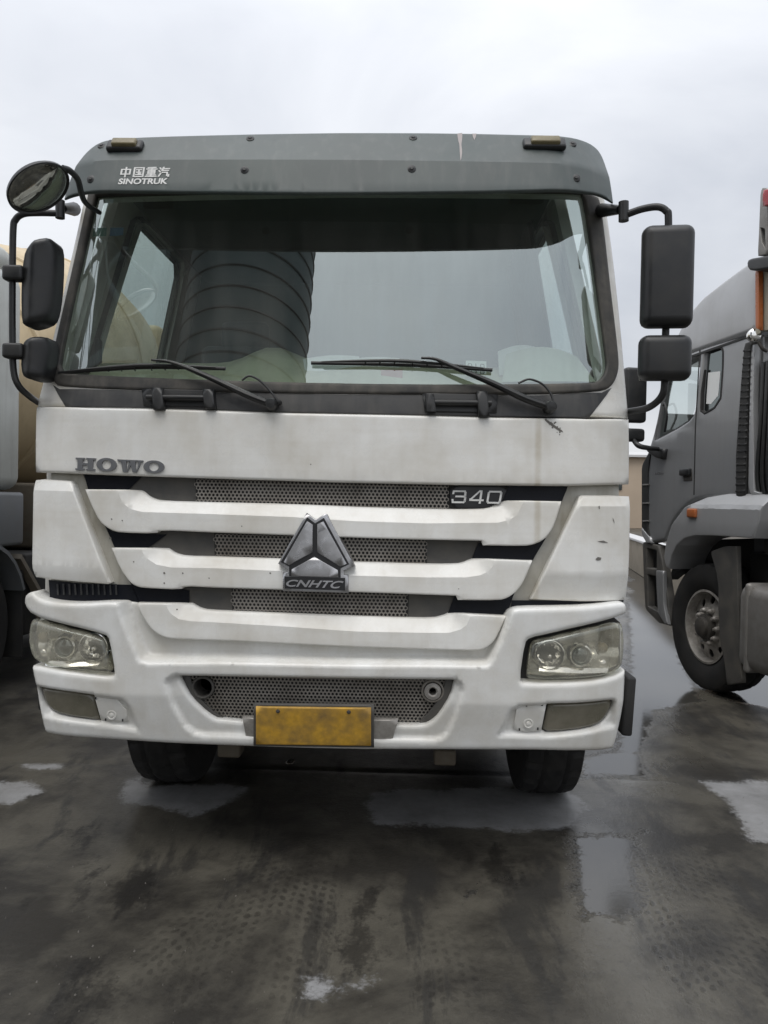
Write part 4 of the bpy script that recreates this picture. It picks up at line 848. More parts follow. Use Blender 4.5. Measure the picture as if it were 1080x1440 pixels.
for outl, rdg in (([(24, 356), (33, 341), (57, 329), (65, 330), (70.5, 339), (71, 365), (69, 405), (65, 432), (60, 446), (45, 453), (30, 456), (22, 450), (20.5, 400)], [(47, 320), (42, 400), (40, 470)]),
                  ([(24, 480), (33, 473), (57, 469.5), (62, 475), (63.5, 486), (60, 512), (57, 529), (50, 532), (34, 531), (24, 526), (20.5, 505)], [(43, 460), (40, 500), (38, 545)])):
    RG_ = np.array([MP.to2d(*p) for p in rdg])
    hd = panel('mirror_head', outl, MP, black, lm_, thick=0.10, r=0.028, step=0.02, rnd=1, keep=60, relief=lambda V, RG_=RG_: 0.55 * np.abs(V[:, 0] - np.interp(V[:, 1], RG_[::-1, 1], RG_[::-1, 0])), smooth=60)
    cc_ = np.mean(outl, axis=0); panel('mirror_glass', [tuple(cc_ + (np.array(p) - cc_) * 0.93) for p in outl], MP, mirror_m, hd, off=0.125, thick=0.012, r=0, step=0.05, rnd=1)
fm = empty('front_mirror', tuple(P(120, 280, 0.25)), truck)
tube('mirror_arm', [P(88, 236, -0.20), P(98, 240, -0.17), P(109, 252, -0.10), P(114, 270, 0.0), P(121, 286, 0.12), P(140, 299, 0.30)], [0.011, 0.012, 0.012, 0.012, 0.011, 0.010], black, fm)
c = P(53, 263, -0.20)
# dished oval head, its glass turned down and towards the cab
_vd = ray(53, 263); _vd = _vd / np.linalg.norm(_vd); _pp = CR * math.sin(R_(33)) - CU * math.cos(R_(33)); nrm = Vector(-_vd * math.cos(R_(63)) + _pp * math.sin(R_(63))).normalized()
e1 = Vector(CR * math.cos(R_(33)) + CU * math.sin(R_(33))); e1 = (e1 - nrm * e1.dot(nrm)).normalized(); e2 = nrm.cross(e1)
def oval(name, prof, m, parent, a=1.03, b_=0.84):
    V, F = [], []; n = 40
    for r_, d in prof:
        for k in range(n):
            t_ = 2 * math.pi * k / n; V.append(Vector(c) + e1 * (r_ * a * math.cos(t_)) + e2 * (r_ * b_ * math.sin(t_)) + nrm * d)
    for i in range(len(prof) - 1):
        for k in range(n): F.append((i * n + k, i * n + (k + 1) % n, (i + 1) * n + (k + 1) % n, (i + 1) * n + k))
    F.append(tuple(range(n))); F.append(tuple((len(prof) - 1) * n + k for k in range(n)))
    return mobj(name, V, F, m, parent, 40)
oval('mirror_shell', [(0.03, -0.030), (0.08, -0.026), (0.108, -0.014), (0.117, -0.002), (0.119, 0.010), (0.115, 0.013), (0.111, 0.008)], black, fm)
oval('mirror_glass', [(0.110, 0.008), (0.10, 0.013), (0.07, 0.020), (0.035, 0.024), (0.004, 0.026)], mirror_m, fm)

# --- wheels, chassis, body
def tyre_geo(c, R1_, wd, ax=Vector((1, 0, 0)), nA_=120, lug=0.012):
    ax = np.array(ax, float); fw = np.cross(ax, [0, 0, 1.0]); fw /= np.linalg.norm(fw); up = np.array([0, 0, 1.0])
    prof = []      # (axial -1..1, radius, tread?)
    rr = R1_ * 0.56
    for a, r_ in ((-0.72, rr), (-0.86, rr * 1.10), (-0.98, rr * 1.30), (-1.0, rr * 1.45), (-0.97, R1_ * 0.90), (-0.92, R1_ * 0.955)): prof.append((a, r_, 0))
    m = 15
    for i in range(m):
        a = -0.86 + 1.72 * i / (m - 1); prof.append((a, R1_ - 0.020 * abs(a) ** 3, 1 + i))
    for a, r_ in ((0.92, R1_ * 0.955), (0.97, R1_ * 0.90), (1.0, rr * 1.45), (0.98, rr * 1.30), (0.86, rr * 1.10), (0.72, rr)): prof.append((a, r_, 0))
    V, F = [], []
    for a, r_, td in prof:
        for k in range(nA_):
            th = 2 * math.pi * k / nA_; q = r_
            if td:
                i = td - 1
                if i in (4, 10): q -= lug
                elif i < 4 or i > 10:
                    if (k + (2 if i > 7 else 0)) % 5 == 0: q -= lug * 1.2
                elif (k + i) % 4 == 0: q -= lug * 0.7
            V.append(np.array(c) + ax * (a * wd / 2) + q * (fw * math.cos(th) + up * math.sin(th)))
    n = len(prof)
    for i in range(n - 1):
        for k in range(nA_): F.append((i * nA_ + k, i * nA_ + (k + 1) % nA_, (i + 1) * nA_ + (k + 1) % nA_, (i + 1) * nA_ + k))
    return V, F
def wheel(parent, c, R1_=0.52, wd=0.30, ax=(1, 0, 0), detail=True, rim_mat=None, dish=0.02):
    """ax points outwards"""
    ax = np.array(ax, float); c = np.array(c, float); rim_mat = rim_mat or rim_m
    wh = empty('wheel', tuple(c), parent); fw = np.cross(ax, [0, 0, 1.0]); A = (ax, fw, np.array([0, 0, 1.0]))
    mobj('tyre', *tyre_geo(c, R1_, wd, ax), tyre_m, wh, smooth=30)
    rr = R1_ * 0.565; o = wd / 2
    if not detail:
        lathe('rim', c, [(rr, o * 0.74), (rr * .96, o * .80), (rr * 0.92, o * 0.2), (rr * 0.5, o * .45), (rr * 0.42, o * 0.9), (0.0, o * 0.95)], rim_mat, wh, axis=A, n=36); return wh
    class RS:
        def map(self, u, v, d):
            r_ = math.hypot(u, v) / rr; dep = o * (0.35 + 0.50 * (1 - r_)) - d
            p = c + ax * dep + fw * u + np.array([0, 0, v]); return tuple(p)
    circ = lambda R0, n, cx=0, cy=0: [(cx + R0 * math.cos(2 * math.pi * k / n), cy + R0 * math.sin(2 * math.pi * k / n)) for k in range(n)]
    hs = [circ(rr * 0.12, 12, rr * 0.74 * math.cos(2 * math.pi * (k + .5) / 10), rr * 0.74 * math.sin(2 * math.pi * (k + .5) / 10)) for k in range(10)]
    panel('rim', circ(rr * 0.93, 48), RS(), rim_mat, wh, thick=0.012, r=0, step=0.05, holes=hs, px=False)
    V, F = lathe_geo(c, [(rr * 1.0, o * .74), (rr * 1.03, o * .86), (rr * 0.97, o * .88), (rr * .93, o * 0.5), (rr * .92, -o * .4)], axis=A, n=48); mobj('rim_flange', V, [f for f in F if len(f) == 4], rim_mat, wh)
    lathe('rim_barrel', c, [(rr * 0.95, -o * .38), (0.0, -o * .38)], black_rough, wh, axis=A, n=32)
    lathe('hub', c, [(rr * 0.36, o * 0.6), (rr * 0.35, o * 0.95), (rr * 0.27, o * 1.0), (rr * 0.26, o * 1.18), (rr * .2, o * 1.24), (0.0, o * 1.25)], steel, wh, axis=A, n=28)
    for k in range(10):
        th = 2 * math.pi * k / 10; q = c + fw * (rr * 0.46 * math.cos(th)) + np.array([0, 0, rr * 0.46 * math.sin(th)]) + ax * (o * 0.60)
        lathe('wheel_nut', q, [(0.024, 0.0), (0.024, 0.025), (0.020, 0.040), (0.012, 0.046), (0.012, 0.058), (0.0, 0.06)], rim_mat, wh, axis=A, n=8)
    return wh
AXY = 1.10
wheel(truck, (1.085, AXY, 0.52), ax=(1, 0, 0), detail=False); wheel(truck, (-0.85, AXY, 0.52), ax=(-1, 0, 0), detail=False)
for y in (3.1, 6.4, 7.75):
    for s in (-1, 1): wheel(truck, (s * 0.98, y, 0.52), ax=(s, 0, 0), detail=False)
for s in (-1, 1):
    rbox('frame_rail', (s * 0.42, 4.4, 0.92), (0.08, 8.0, 0.26), steel, truck, 0.01)
    V, F = [], []
    n = 14
    for i in range(n + 1):
        th = R_(-10 + 200 * i / n)
        for x in (0.70, 1.12):
            for r_ in (0.60, 0.63): V.append((s * x, AXY + r_ * math.cos(th), 0.54 + r_ * math.sin(th)))
    for i in range(n):
        a = i * 4; b_ = a + 4; F += [(a, a + 2, b_ + 2, b_), (a + 1, b_ + 1, b_ + 3, a + 3), (a, b_, b_ + 1, a + 1), (a + 2, a + 3, b_ + 3, b_ + 2)]
    mobj('mudguard', V, F, black_rough, truck)
tube('front_axle', [(-0.85, AXY, 0.52), (-0.6, AXY, 0.44), (0, AXY, 0.42), (0.6, AXY, 0.44), (0.85, AXY, 0.52)], 0.055, steel, truck)
rbox('engine_sump', (0.0, 1.1, 0.85), (0.62, 1.3, 0.5), steel, truck, 0.05)
rbox('radiator_crossmember', (0, 0.62, 0.70), (1.5, 0.12, 0.22), steel, truck, 0.02)
for px, py, wdt in ((625, 1064, 0.095), (325, 1053, 0.10)):
    c_ = at(px, py, 0.30); rbox('tow_bracket', (c_[0], 0.30, c_[2] + 0.01), (wdt, 0.10, 0.07), rust, truck, 0.012)
for s in (-1, 1): rbox('fuel_tank', (s * 0.9, 4.6, 0.78), (0.55, 1.0, 0.5), alu, truck, 0.08)
bodyV = merge([rbox_geo((0, 5.6, 1.25), (2.3, 6.6, 0.1), 0.02), rbox_geo((-1.16, 5.6, 1.85), (0.06, 6.6, 1.2), 0.02), rbox_geo((1.16, 5.6, 1.85), (0.06, 6.6, 1.2), 0.02), rbox_geo((0, 2.33, 1.85), (2.25, 0.06, 1.2), 0.02), rbox_geo((0, 8.9, 1.85), (2.25, 0.06, 1.2), 0.02)])
mobj('added_cargo_body', *bodyV, steel, truck)  # unseen load body, added to shade the ground under the truck
for s in (-1, 1): rbox('mud_flap', (s * 0.93, 1.75, 0.50), (0.5, 0.02, 0.62), black_rough, truck, 0.005)

# --- cab interior
dv, df = [], []
prof = [(0.21, 1.90), (0.21, 1.985), (0.24, 2.02), (0.34, 2.085), (0.44, 2.135), (0.52, 2.150), (0.60, 2.12), (0.62, 1.8)]
xs_ = np.linspace(-1.08, 1.08, 40)
for x in xs_:
    for i, (y, z) in enumerate(prof):
        k = 0.0
        if 1 < i < 7: k = 0.075 * math.exp(-((x + 0.28) / 0.13) ** 2) * (i >= 3) + 0.02 * math.exp(-((x - 0.1) / 0.25) ** 2)
        dv.append((x, y + 0.02 * (x / 1.1) ** 2 + CX(x) * 0.9, z + k))
m_ = len(prof)
for i in range(len(xs_) - 1):
    for j in range(m_ - 1): df.append((i * m_ + j, i * m_ + j + 1, (i + 1) * m_ + j + 1, (i + 1) * m_ + j))
mobj('dashboard', dv, df, dash_m, truck)
swh = empty('steering_wheel', (0.62, 0.66, 2.02), truck); tilt = Matrix.Rotation(R_(-38), 3, 'X')
V = []; pts_ = [np.array(Vector((0.62, 0.68, 2.06)) + tilt @ Vector((0.235 * math.cos(a), 0, 0.235 * math.sin(a)))) for a in np.linspace(0, 2 * math.pi, 49)]
V, F = tube_geo(pts_, 0.017, 10); mobj('wheel_rim', V, F[:-2], black, swh)
rbox('wheel_hub', (0.62, 0.69, 2.06), (0.20, 0.05, 0.14), black, swh, 0.02, tilt)
for a in (0.2, math.pi - 0.2, -math.pi / 2): tube('spoke', [np.array((0.62, 0.68, 2.06)), np.array(Vector((0.62, 0.68, 2.06)) + tilt @ Vector((0.23 * math.cos(a), 0, 0.23 * math.sin(a))))], 0.014, black, swh, False)
for x in (-0.62, 0.62):
    st = empty('seat', (x, 1.25, 1.22), truck)
    rbox('seat_cushion', (x, 1.15, 1.72), (0.5, 0.5, 0.16), seat_m, st, 0.05); rbox('backrest', (x, 1.42, 2.08), (0.5, 0.14, 0.66), seat_m, st, 0.05, Matrix.Rotation(R_(-8), 3, 'X')); rbox('headrest', (x, 1.47, 2.48), (0.28, 0.10, 0.16), seat_m, st, 0.04)
rbox('grab_handle', (-1.10, 0.50, 2.14), (0.03, 0.04, 0.22), black, truck, 0.012)

V, F = [], []
for i in range(41):
    for z in (2.05, 2.94): V.append((1.03 + 0.014 * math.sin(i * 1.9) - 0.2 * (z - 2.05) * 0.9 + 0.05, 0.74 + i * 0.021, z))
F = [(2 * i, 2 * i + 2, 2 * i + 3, 2 * i + 1) for i in range(40)]
mobj('added_curtain', V, F, seat_m, truck)  # dark cloth added to block the bright window on the driver's side
# --- things lying on the dashboard
def sheet(name, quad_px, ys, m, label, cat, bulge=0.0, group=None, n=8):
    """a thin bent sheet with real thickness"""
    q = [at(px, py, y) for (px, py), y in zip(quad_px, ys)]; V, F = [], []
    for th in (0, 0.003):
        for i in range(n + 1):
            for j in range(n + 1):
                s_, t_ = i / n, j / n; p = (q[3] * (1 - s_) + q[2] * s_) * (1 - t_) + (q[0] * (1 - s_) + q[1] * s_) * t_
                V.append(p + np.array([0, th - bulge * math.sin(math.pi * s_) * (0.4 + 0.6 * t_), bulge * 0.9 * math.sin(math.pi * s_) * t_]))
    k = (n + 1) ** 2; I = lambda i, j: i * (n + 1) + j
    for i in range(n):
        for j in range(n):
            F.append((I(i, j), I(i + 1, j), I(i + 1, j + 1), I(i, j + 1))); F.append((k + I(i, j), k + I(i, j + 1), k + I(i + 1, j + 1), k + I(i + 1, j)))
    for i in range(n):
        F += [(I(i, 0), k + I(i, 0), k + I(i + 1, 0), I(i + 1, 0)), (I(i, n), I(i + 1, n), k + I(i + 1, n), k + I(i, n)), (I(0, i), I(0, i + 1), k + I(0, i + 1), k + I(0, i)), (I(n, i), k + I(n, i), k + I(n, i + 1), I(n, i + 1))]
    o = mobj(name, V, F, m); tag(o, label, cat, group); return o
sheet('paper_sheet', [(426, 505), (505, 501), (510, 528), (432, 538)], [0.36, 0.40, 0.33, 0.27], paper_m, 'creased white paper on the dashboard behind the wiper tip', 'paper', 0.01)
sheet('paper_sheet', [(505, 503), (562, 504), (560, 527), (508, 527)], [0.42, 0.42, 0.36, 0.36], paper_m, 'small white paper sheet in the middle of the dashboard', 'paper', 0.005)
sheet('paper_sheet', [(700, 494), (760, 490), (800, 520), (702, 528)], [0.44, 0.44, 0.36, 0.34], paper_m, 'white paper leaning behind the pale cloth on the dashboard', 'paper', 0.02)
sheet('pale_cloth', [(712, 498), (812, 502), (838, 537), (706, 537)], [0.38, 0.37, 0.26, 0.26], cloth_m, 'pale rounded cloth bundle on the dashboard beside the windshield corner', 'cloth', 0.035)
sheet('striped_card', [(536, 520), (566, 520), (566, 532), (536, 532)], [0.30, 0.30, 0.28, 0.28], redpatch, 'small red printed card lying on the dashboard', 'card', 0.0)
card = sheet('white_card', [(655, 507), (684, 508), (684, 526), (655, 526)], [0.31, 0.31, 0.29, 0.29], paper_m, 'white card with partly hidden dark numerals against the windshield', 'card')
ps = Plane((0, 0.287, 0), (1, 0, 0), (0, 1, 0))
lettering('lettering', strokes_mesh(glyph(d0, .05, .25) + glyph([[(.5, 0), (.5, 1)], [(.1, .55), (.9, .2)]], .40, .58) + glyph(d0, .75, .95), 0.022, 0.04), ps, [(657, 511), (682, 512), (682, 526), (657, 526)], scuff_m, card, 0.0, 0.001)

# ------------------------------------------------------------------ grey tractor unit parked facing away
hd_ = ray(365, 705 + (365 - 540) * math.tan(_r)); hd_ = np.array([hd_[0], hd_[1], 0]); hd_ /= np.linalg.norm(hd_)
nin = np.array([hd_[1], -hd_[0], 0])
W0 = ground_at(1003, 979); TP = Plane((W0[0], W0[1], 0), hd_, nin)
tr = empty('tractor_truck', (W0[0], W0[1], 0)); tag(tr, 'grey tractor truck with roof fairing, aluminium fuel tank and orange side marker', 'truck')
def T3(px, py, off=0.0): q = TP.shift(off); u = q.to2d(px, py); return np.array(q.map(u[0], u[1], 0))
def tp(name, P_, m, parent=tr, off=0.0, thick=0.03, r=0.01, step=0.08, holes=(), rnd=0, relief=None, keep=50, smooth=35):
    return panel(name, P_, TP.shift(off), m, parent, thick=thick, r=r, step=step, holes=holes, rnd=rnd, relief=relief, keep=keep, smooth=smooth)
door_win = [(984, 501), (937, 527), (930, 560), (921, 618), (938, 609), (958, 598), (972, 588), (977, 575)]
rear_win = [(992, 497), (999, 493), (1013, 490), (1015.5, 495), (1015, 518), (1012, 559), (1004, 572), (991, 580), (986, 577), (987, 550)]
side = tp('cab_side', [(986, 490), (1045, 472), (1061, 470), (1060, 600), (1059, 702), (1030, 699), (984, 699), (962, 712), (945, 733), (934, 760), (914, 764), (904, 748), (902, 700), (904, 652), (913, 628), (921, 600), (931, 548), (940, 512), (960, 500)], tpaint, holes=[door_win, rear_win], thick=0.05, r=0.03, rnd=1, keep=40)
tp('door_glass', door_win, side_m, side, off=0.045, thick=0.004, r=0, step=0.2)
tp('rear_glass', rear_win, tglass_m, side, off=0.030, thick=0.004, r=0, step=0.2)
tp('window_gasket', [(994, 494), (1000, 490.5), (1014, 487.5), (1017.5, 493), (1017, 518), (1014, 560), (1005, 574.5), (990, 583), (984, 579), (985, 550)], black_rough, side, off=-0.003, thick=0.02, r=0.004, holes=[rear_win])
tp('window_blind', [(996, 524), (1013, 522), (1010, 556), (1000, 568), (993, 568)], paper_m, side, off=0.028, thick=0.001, r=0)
tp('door_seam', [(983.3, 492), (984.8, 491.5), (978.5, 600), (976.5, 696), (975, 696), (977, 600)], black_rough, side, off=-0.0015, thick=0.002, r=0)
tp('roof_seam', [(940, 511), (1061, 468), (1061, 471.5), (940, 514)], black_rough, side, off=-0.006, thick=0.02, r=0)
def c3(p, s, m, nm, parent=tr, bev=0.01):       # box aligned with the tractor
    M = Matrix((tuple(hd_), tuple(nin), (0, 0, 1))).transposed(); return rbox(nm, p, s, m, parent, bev, M)
hb = T3(966, 664, 0); c3(hb - nin * 0.01, (0.15, 0.05, 0.06), black, 'door_handle', tr, 0.012)
tp('handle_recess', [(960, 663), (973, 661), (973, 676), (961, 677)], steel, tr, off=-0.004, thick=0.004, r=0.002)
for k in range(5): tp('door_badge', [(920 + k * 2.6, 664.5 - k * .2), (922 + k * 2.6, 664.3 - k * .2), (921.8 + k * 2.6, 667 - k * .2), (919.8 + k * 2.6, 667.2 - k * .2)], silver, tr, off=-0.004, thick=0.004, r=0)
# roof fairing
def frel(V):
    return 0.25 * sstep(V[:, 1], 3.1, 4.2) * (V[:, 1] - 3.1)
tp('roof_fairing', [(938, 509), (950, 470), (974, 424), (1013, 391), (1038, 371), (1050, 364), (1061.5, 359), (1062, 379), (1063, 460), (1061, 466)], tpaint_l, thick=0.05, r=0.04, relief=lambda V: 0.12 * sstep(V[:, 1], 2.95, 3.9), rnd=1, keep=40)
# right-hand side, roof and rear closing surfaces of the cab (2.4 m wide)
Wd = 2.42
u_f, u_b = TP.to2d(904, 700)[0], TP.to2d(1061, 600)[0]; zr = TP.to2d(1050, 472)[1]
def TB(u, d, z): p = TP.P0 + hd_ * u + nin * d; return np.array([p[0], p[1], z])
um = (u_f + u_b) / 2; lc = u_f - u_b
zfl = TP.to2d(960, 712)[1]
c3(TB(u_b + 0.03, Wd / 2, (zr + zfl) / 2), (0.06, Wd - 0.12, zr - zfl - 0.05), tpaint, 'cab_rear')
c3(TB(um, Wd - 0.03, (zr + zfl) / 2), (lc, 0.06, zr - zfl), tpaint, 'cab_far_side')
c3(TB(um - 0.1, Wd / 2, zr + 0.02), (lc - 0.35, Wd - 0.3, 0.06), tpaint, 'cab_roof')
c3(TB(um, Wd / 2, zfl + 0.05), (lc - 0.2, Wd - 0.2, 0.08), steel, 'cab_floor')
c3(TB(u_f - 0.12, Wd / 2, zfl + 0.45), (0.10, Wd - 0.2, 0.85), tpaint, 'cab_front')
# front face edge with louvres
ff = tp('front_grille_edge', [(902, 655), (912, 636), (914, 640), (911, 664), (911, 742), (914, 762), (902, 745)], black_rough, tr, off=-0.012, thick=0.05, r=0.008)
for py in (681, 707, 732): tp('louvre', [(903, py), (911, py - 0.5), (911, py + 1.5), (903, py + 2)], alu, ff, off=-0.02, thick=0.02, r=0.003)
tp('bumper_corner', [(902, 742), (914, 757), (915, 764), (908, 762), (902, 752)], tpaint_l, tr, off=-0.02, thick=0.04, r=0.006)
sp_ = tp('front_step_panel', [(903, 763), (907, 761.5), (926, 767), (931, 790), (939, 842), (941, 880), (926, 876), (907, 857), (905, 820)], greyp, tr, off=0.0, thick=0.06, r=0.012, holes=[[(909, 771), (923, 774), (923, 800), (909, 798)], [(910, 808), (924, 811), (925, 860), (911, 852)]])
tp('step_well', [(905, 765), (928, 770), (938, 860), (935, 874), (908, 856)], black_rough, sp_, off=0.10, thick=0.05, r=0)
tp('step_tread', [(908, 799), (924, 803), (924, 808), (909, 805)], alu, sp_, off=0.01, thick=0.08, r=0.004)
tp('step_guard', [(922, 802), (932, 803), (933, 850), (938, 878), (934, 877), (925, 862), (923, 830)], tpaint, sp_, off=-0.03, thick=0.03, r=0.008)
# black ribbed intake duct up the rear edge of the cab
tp('intake_duct', [(1046, 483), (1056, 479.5), (1053, 518), (1049, 600), (1047, 700), (1034, 700), (1034, 640), (1041, 540)], black_rough, tr, off=-0.03, thick=0.05, r=0.012)
for k in range(22):
    py = 492 + k * 9.4; q = (py - 480) / 220; x0 = 1045.5 - 11.5 * min(1, q * 1.15); x1 = 1055.5 - 8.5 * q
    tp('duct_rib', [(x0, py), (x1, py - 1), (x1, py + 2), (x0, py + 3)], black_rough, tr, off=-0.0335, thick=0.004, r=0.001)
# wheel arch
fe = tp('wheel_arch', [(1070, 696), (1074, 700), (1066, 735), (1058, 757), (1030, 755), (1000, 753), (975, 753), (960, 757), (948, 767), (940, 781), (934, 800), (930, 796), (929, 782), (934, 762), (944, 738), (962, 714), (984, 699), (1010, 694), (1050, 694)], tpaint_l, tr, off=-0.10, thick=0.36, r=0.008, step=0.035, rnd=0, relief=lambda V: 0.9 * np.clip(V[:, 1] - TP.to2d(1000, 712)[1], 0, 1) + 0.10 * np.clip(TP.to2d(1000, 738)[1] - V[:, 1], 0, 1), smooth=14)
lampc = T3(973, 721.5, -0.11); c3(lampc, (0.125, 0.03, 0.075), orange, 'side_marker_lamp', tr, 0.012)
# wheel
Rt = 0.53; wc = TB(TP.to2d(986, 884)[0], 0.17, Rt); wheel(tr, wc, Rt, 0.31, ax=-nin, detail=True)
for du in (-3.5, -4.85):
    wheel(tr, wc + hd_ * du, Rt, 0.31, ax=-nin, detail=False)
for du in (0, -3.5, -4.85): wheel(tr, wc + hd_ * du + nin * (Wd - 0.34), Rt, 0.31, ax=nin, detail=False)
# flap behind the wheel, tank, chassis
tp('arch_liner', [(960, 760), (1060, 757), (1062, 800), (1030, 800), (1012, 790), (985, 785), (958, 800), (940, 815)], black_rough, tr, off=0.30, thick=0.1, r=0)
c3(TB(TP.to2d(985, 800)[0], 0.75, 0.95), (1.9, 0.7, 0.5), black_rough, 'engine_block', tr, 0.05)
tp('mud_flap', [(999, 776), (1008, 772), (1020, 768), (1036, 768), (1037, 832), (1040, 895), (1043, 960), (1022, 963), (1018, 926), (1012, 905), (1010, 860), (1010, 815)], greyp, tr, off=-0.03, thick=0.03, r=0.006, rnd=1, keep=45)
tq = TP.to2d(1040, 880); ztop, zbot = TP.to2d(1045, 818)[1], TP.to2d(1060, 945)[1]
c3(TB(tq[0] - 0.64, 0.24, (ztop + zbot) / 2), (1.2, 0.62, ztop - zbot), alu, 'fuel_tank', tr, 0.10)
for du in (-0.16, -0.75): c3(TB(tq[0] - 0.02 + du, 0.24, (ztop + zbot) / 2), (0.06, 0.636, ztop - zbot + 0.016), alu, 'tank_strap', tr, 0.10)
for d in (0.75, 1.65): c3(TB(wc @ hd_ * 0 - 2.0, d, 0.85), (7.0, 0.09, 0.26), steel, 'frame_rail', tr)
c3(TB(tq[0] - 0.35, 0.42, 1.02), (1.0, 0.5, 0.30), black_rough, 'battery_box', tr, 0.02)
# louvred intake box and the dark kit behind the cab
lb = TP.to2d(1064, 716); c3(TB(lb[0] - 0.32, 0.30, 1.36), (0.62, 0.5, 0.34), black_rough, 'air_cleaner_box', tr, 0.02)
for k in range(7): tp('air_cleaner_louvre', [(1063 - k * .5, 715 + k * 5.2), (1100, 714 + k * 5.6), (1100, 716.6 + k * 5.6), (1063 - k * .5, 717.6 + k * 5.2)], alu, tr, off=0.02, thick=0.03, r=0.003)
c3(TB(u_b - 0.22, 0.55, 2.05), (0.36, 1.0, 1.2), black, 'air_line_rack', tr, 0.04)
for k in range(5): tube('air_line', [TB(u_b - 0.06 - 0.05 * k, 0.02, 2.6), TB(u_b - 0.09 - 0.05 * k, -0.01, 2.2), TB(u_b - 0.05 - 0.06 * k, 0.0, 1.75), TB(u_b - 0.10 - 0.05 * k, 0.03, 1.5)], 0.016, black, tr)
tp('rear_pillar', [(1056, 486), (1060.5, 484), (1058.5, 560), (1060, 690), (1070, 694), (1058, 697), (1052, 690), (1053, 600)], tpaint_l, tr, off=-0.02, thick=0.04, r=0.006)
sx_ = tp('side_extender', [(1064, 381), (1110, 372), (1110, 462), (1066, 466)], beige, tr, off=0.03, thick=0.2, r=0.01)
tp('orange_strip', [(1061.5, 380), (1067, 379), (1067, 464), (1062, 465)], orange, tr, off=-0.015, thick=0.03, r=0.006)
tp('fairing_bracket', [(1049, 366), (1056, 363), (1120, 352), (1120, 372), (1062, 381), (1053, 380), (1050, 376)], black, tr, off=-0.08, thick=0.5, r=0.02)
tp('lamp_mast', [(1065, 360), (1067, 318), (1069, 268), (1072, 264), (1078, 264), (1080, 300), (1079, 358)], alu, tr, off=0.0, thick=0.06, r=0.008, holes=[[(1069, 320), (1075, 322), (1076, 350), (1071, 340)]])
tp('mast_shield', [(1077, 266), (1140, 252), (1140, 352), (1079, 358)], black_rough, tr, off=0.03, thick=0.05, r=0.01)
tp('red_lamp', [(1071.5, 267), (1110, 260), (1110, 286), (1071, 290)], redl, tr, off=-0.05, thick=0.05, r=0.012)
lathe('work_lamp', T3(1063, 470.5, -0.06), [(0.0, -0.012), (0.03, -0.010), (0.047, 0.0), (0.052, 0.01), (0.045, 0.05), (0.02, 0.08)], chrome, tr, axis=(-hd_ * -1 if False else hd_, nin, np.array([0, 0, 1.0])), n=28)
tube('lamp_stem', [T3(1066, 480, -0.05), T3(1072, 490, -0.02), T3(1078, 494, 0.02)], 0.012, steel, tr)
# its near-side mirror
mm = empty('mirror', tuple(T3(925, 632, 0)), tr)
mp3 = lambda px, py: T3(px, py, -0.28)
c3(mp3(892, 556), (0.10, 0.21, 0.50), black, 'mirror_head', mm, 0.03)
c3(mp3(890, 612), (0.10, 0.20, 0.12), black, 'lower_mirror_head', mm, 0.03)
tube('mirror_arm', [mp3(887, 612), mp3(897, 626), T3(912, 630, -0.18), T3(925, 631, -0.05)], [0.02, 0.024, 0.022, 0.02], black, mm)
tp('mirror_mount', [(910, 628), (932, 631), (930, 646), (920, 643), (908, 634)], black, mm, off=-0.05, thick=0.06, r=0.012)
tube('grab_rail', [T3(935, 607, 0.02), T3(938, 585, 0.0), T3(935, 568, 0.0), T3(933, 570, 0.02)], 0.010, black, tr)

# ------------------------------------------------------------------ tan concrete mixer truck parked alongside
mx0 = -2.68
mix = empty('mixer_truck', (mx0 - 1.2, 3.0, 0)); tag(mix, 'pale grey concrete mixer truck with a tan drum, parked close alongside', 'truck')
y0, y1 = 0.65, 2.93
def mb(nm, x0, x1, ya, yb, z0, z1, m, bev=0.04, parent=mix): return rbox(nm, ((x0 + x1) / 2, (ya + yb) / 2, (z0 + z1) / 2), (x1 - x0, yb - ya, z1 - z0), m, parent, bev)
zs = at(20, 691, y1)[2]
cabm = mb('cab_upper', mx0 - 2.45, mx0, y0, y1, zs + 0.008, 3.22, mixer_cab_m, 0.10)
mb('cab_roof_cap', mx0 - 2.3, mx0 - 0.06, y0 + 0.3, y1 - 0.02, 3.20, 3.42, mixer_cab_m, 0.10)
mb('cab_lower', mx0 - 2.43, mx0 - 0.002 + 0.01, y0 + 0.1, y1 + 0.02, zs - 0.42, zs - 0.006, mixer_low_m, 0.03)
mb('cab_windshield', mx0 - 2.2, mx0 - 0.25, y0 - 0.01, y0 + 0.03, 2.1, 2.9, tglass_m, 0.01)
mb('door_window', mx0 - 0.02, mx0 + 0.006, y0 + 0.35, y0 + 1.2, 2.15, 2.85, tglass_m, 0.003)
mb('bumper', mx0 - 2.45, mx0, y0 - 0.12, y0 + 0.25, 0.5, 0.95, mixer_cab_m, 0.06)
for s in (0, 1): mb('headlight', mx0 - 2.35 + s * 1.85, mx0 - 1.95 + s * 1.85, y0 - 0.135, y0 - 0.05, 0.66, 0.84, chrome, 0.02)
for yy in (1.35, 2.33, 6.3, 7.65):
    for s in (0, 1): wheel(mix, (mx0 - 0.20 - s * 2.05, yy, 0.53), 0.53, 0.31, ax=(1 - 2 * s, 0, 0), detail=(yy == 2.33 and s == 0))
for s in (0, 1): mb('frame_rail', mx0 - 0.85 - s * 0.85, mx0 - 0.75 - s * 0.85, 0.9, 8.8, 0.8, 1.05, steel, 0.01)
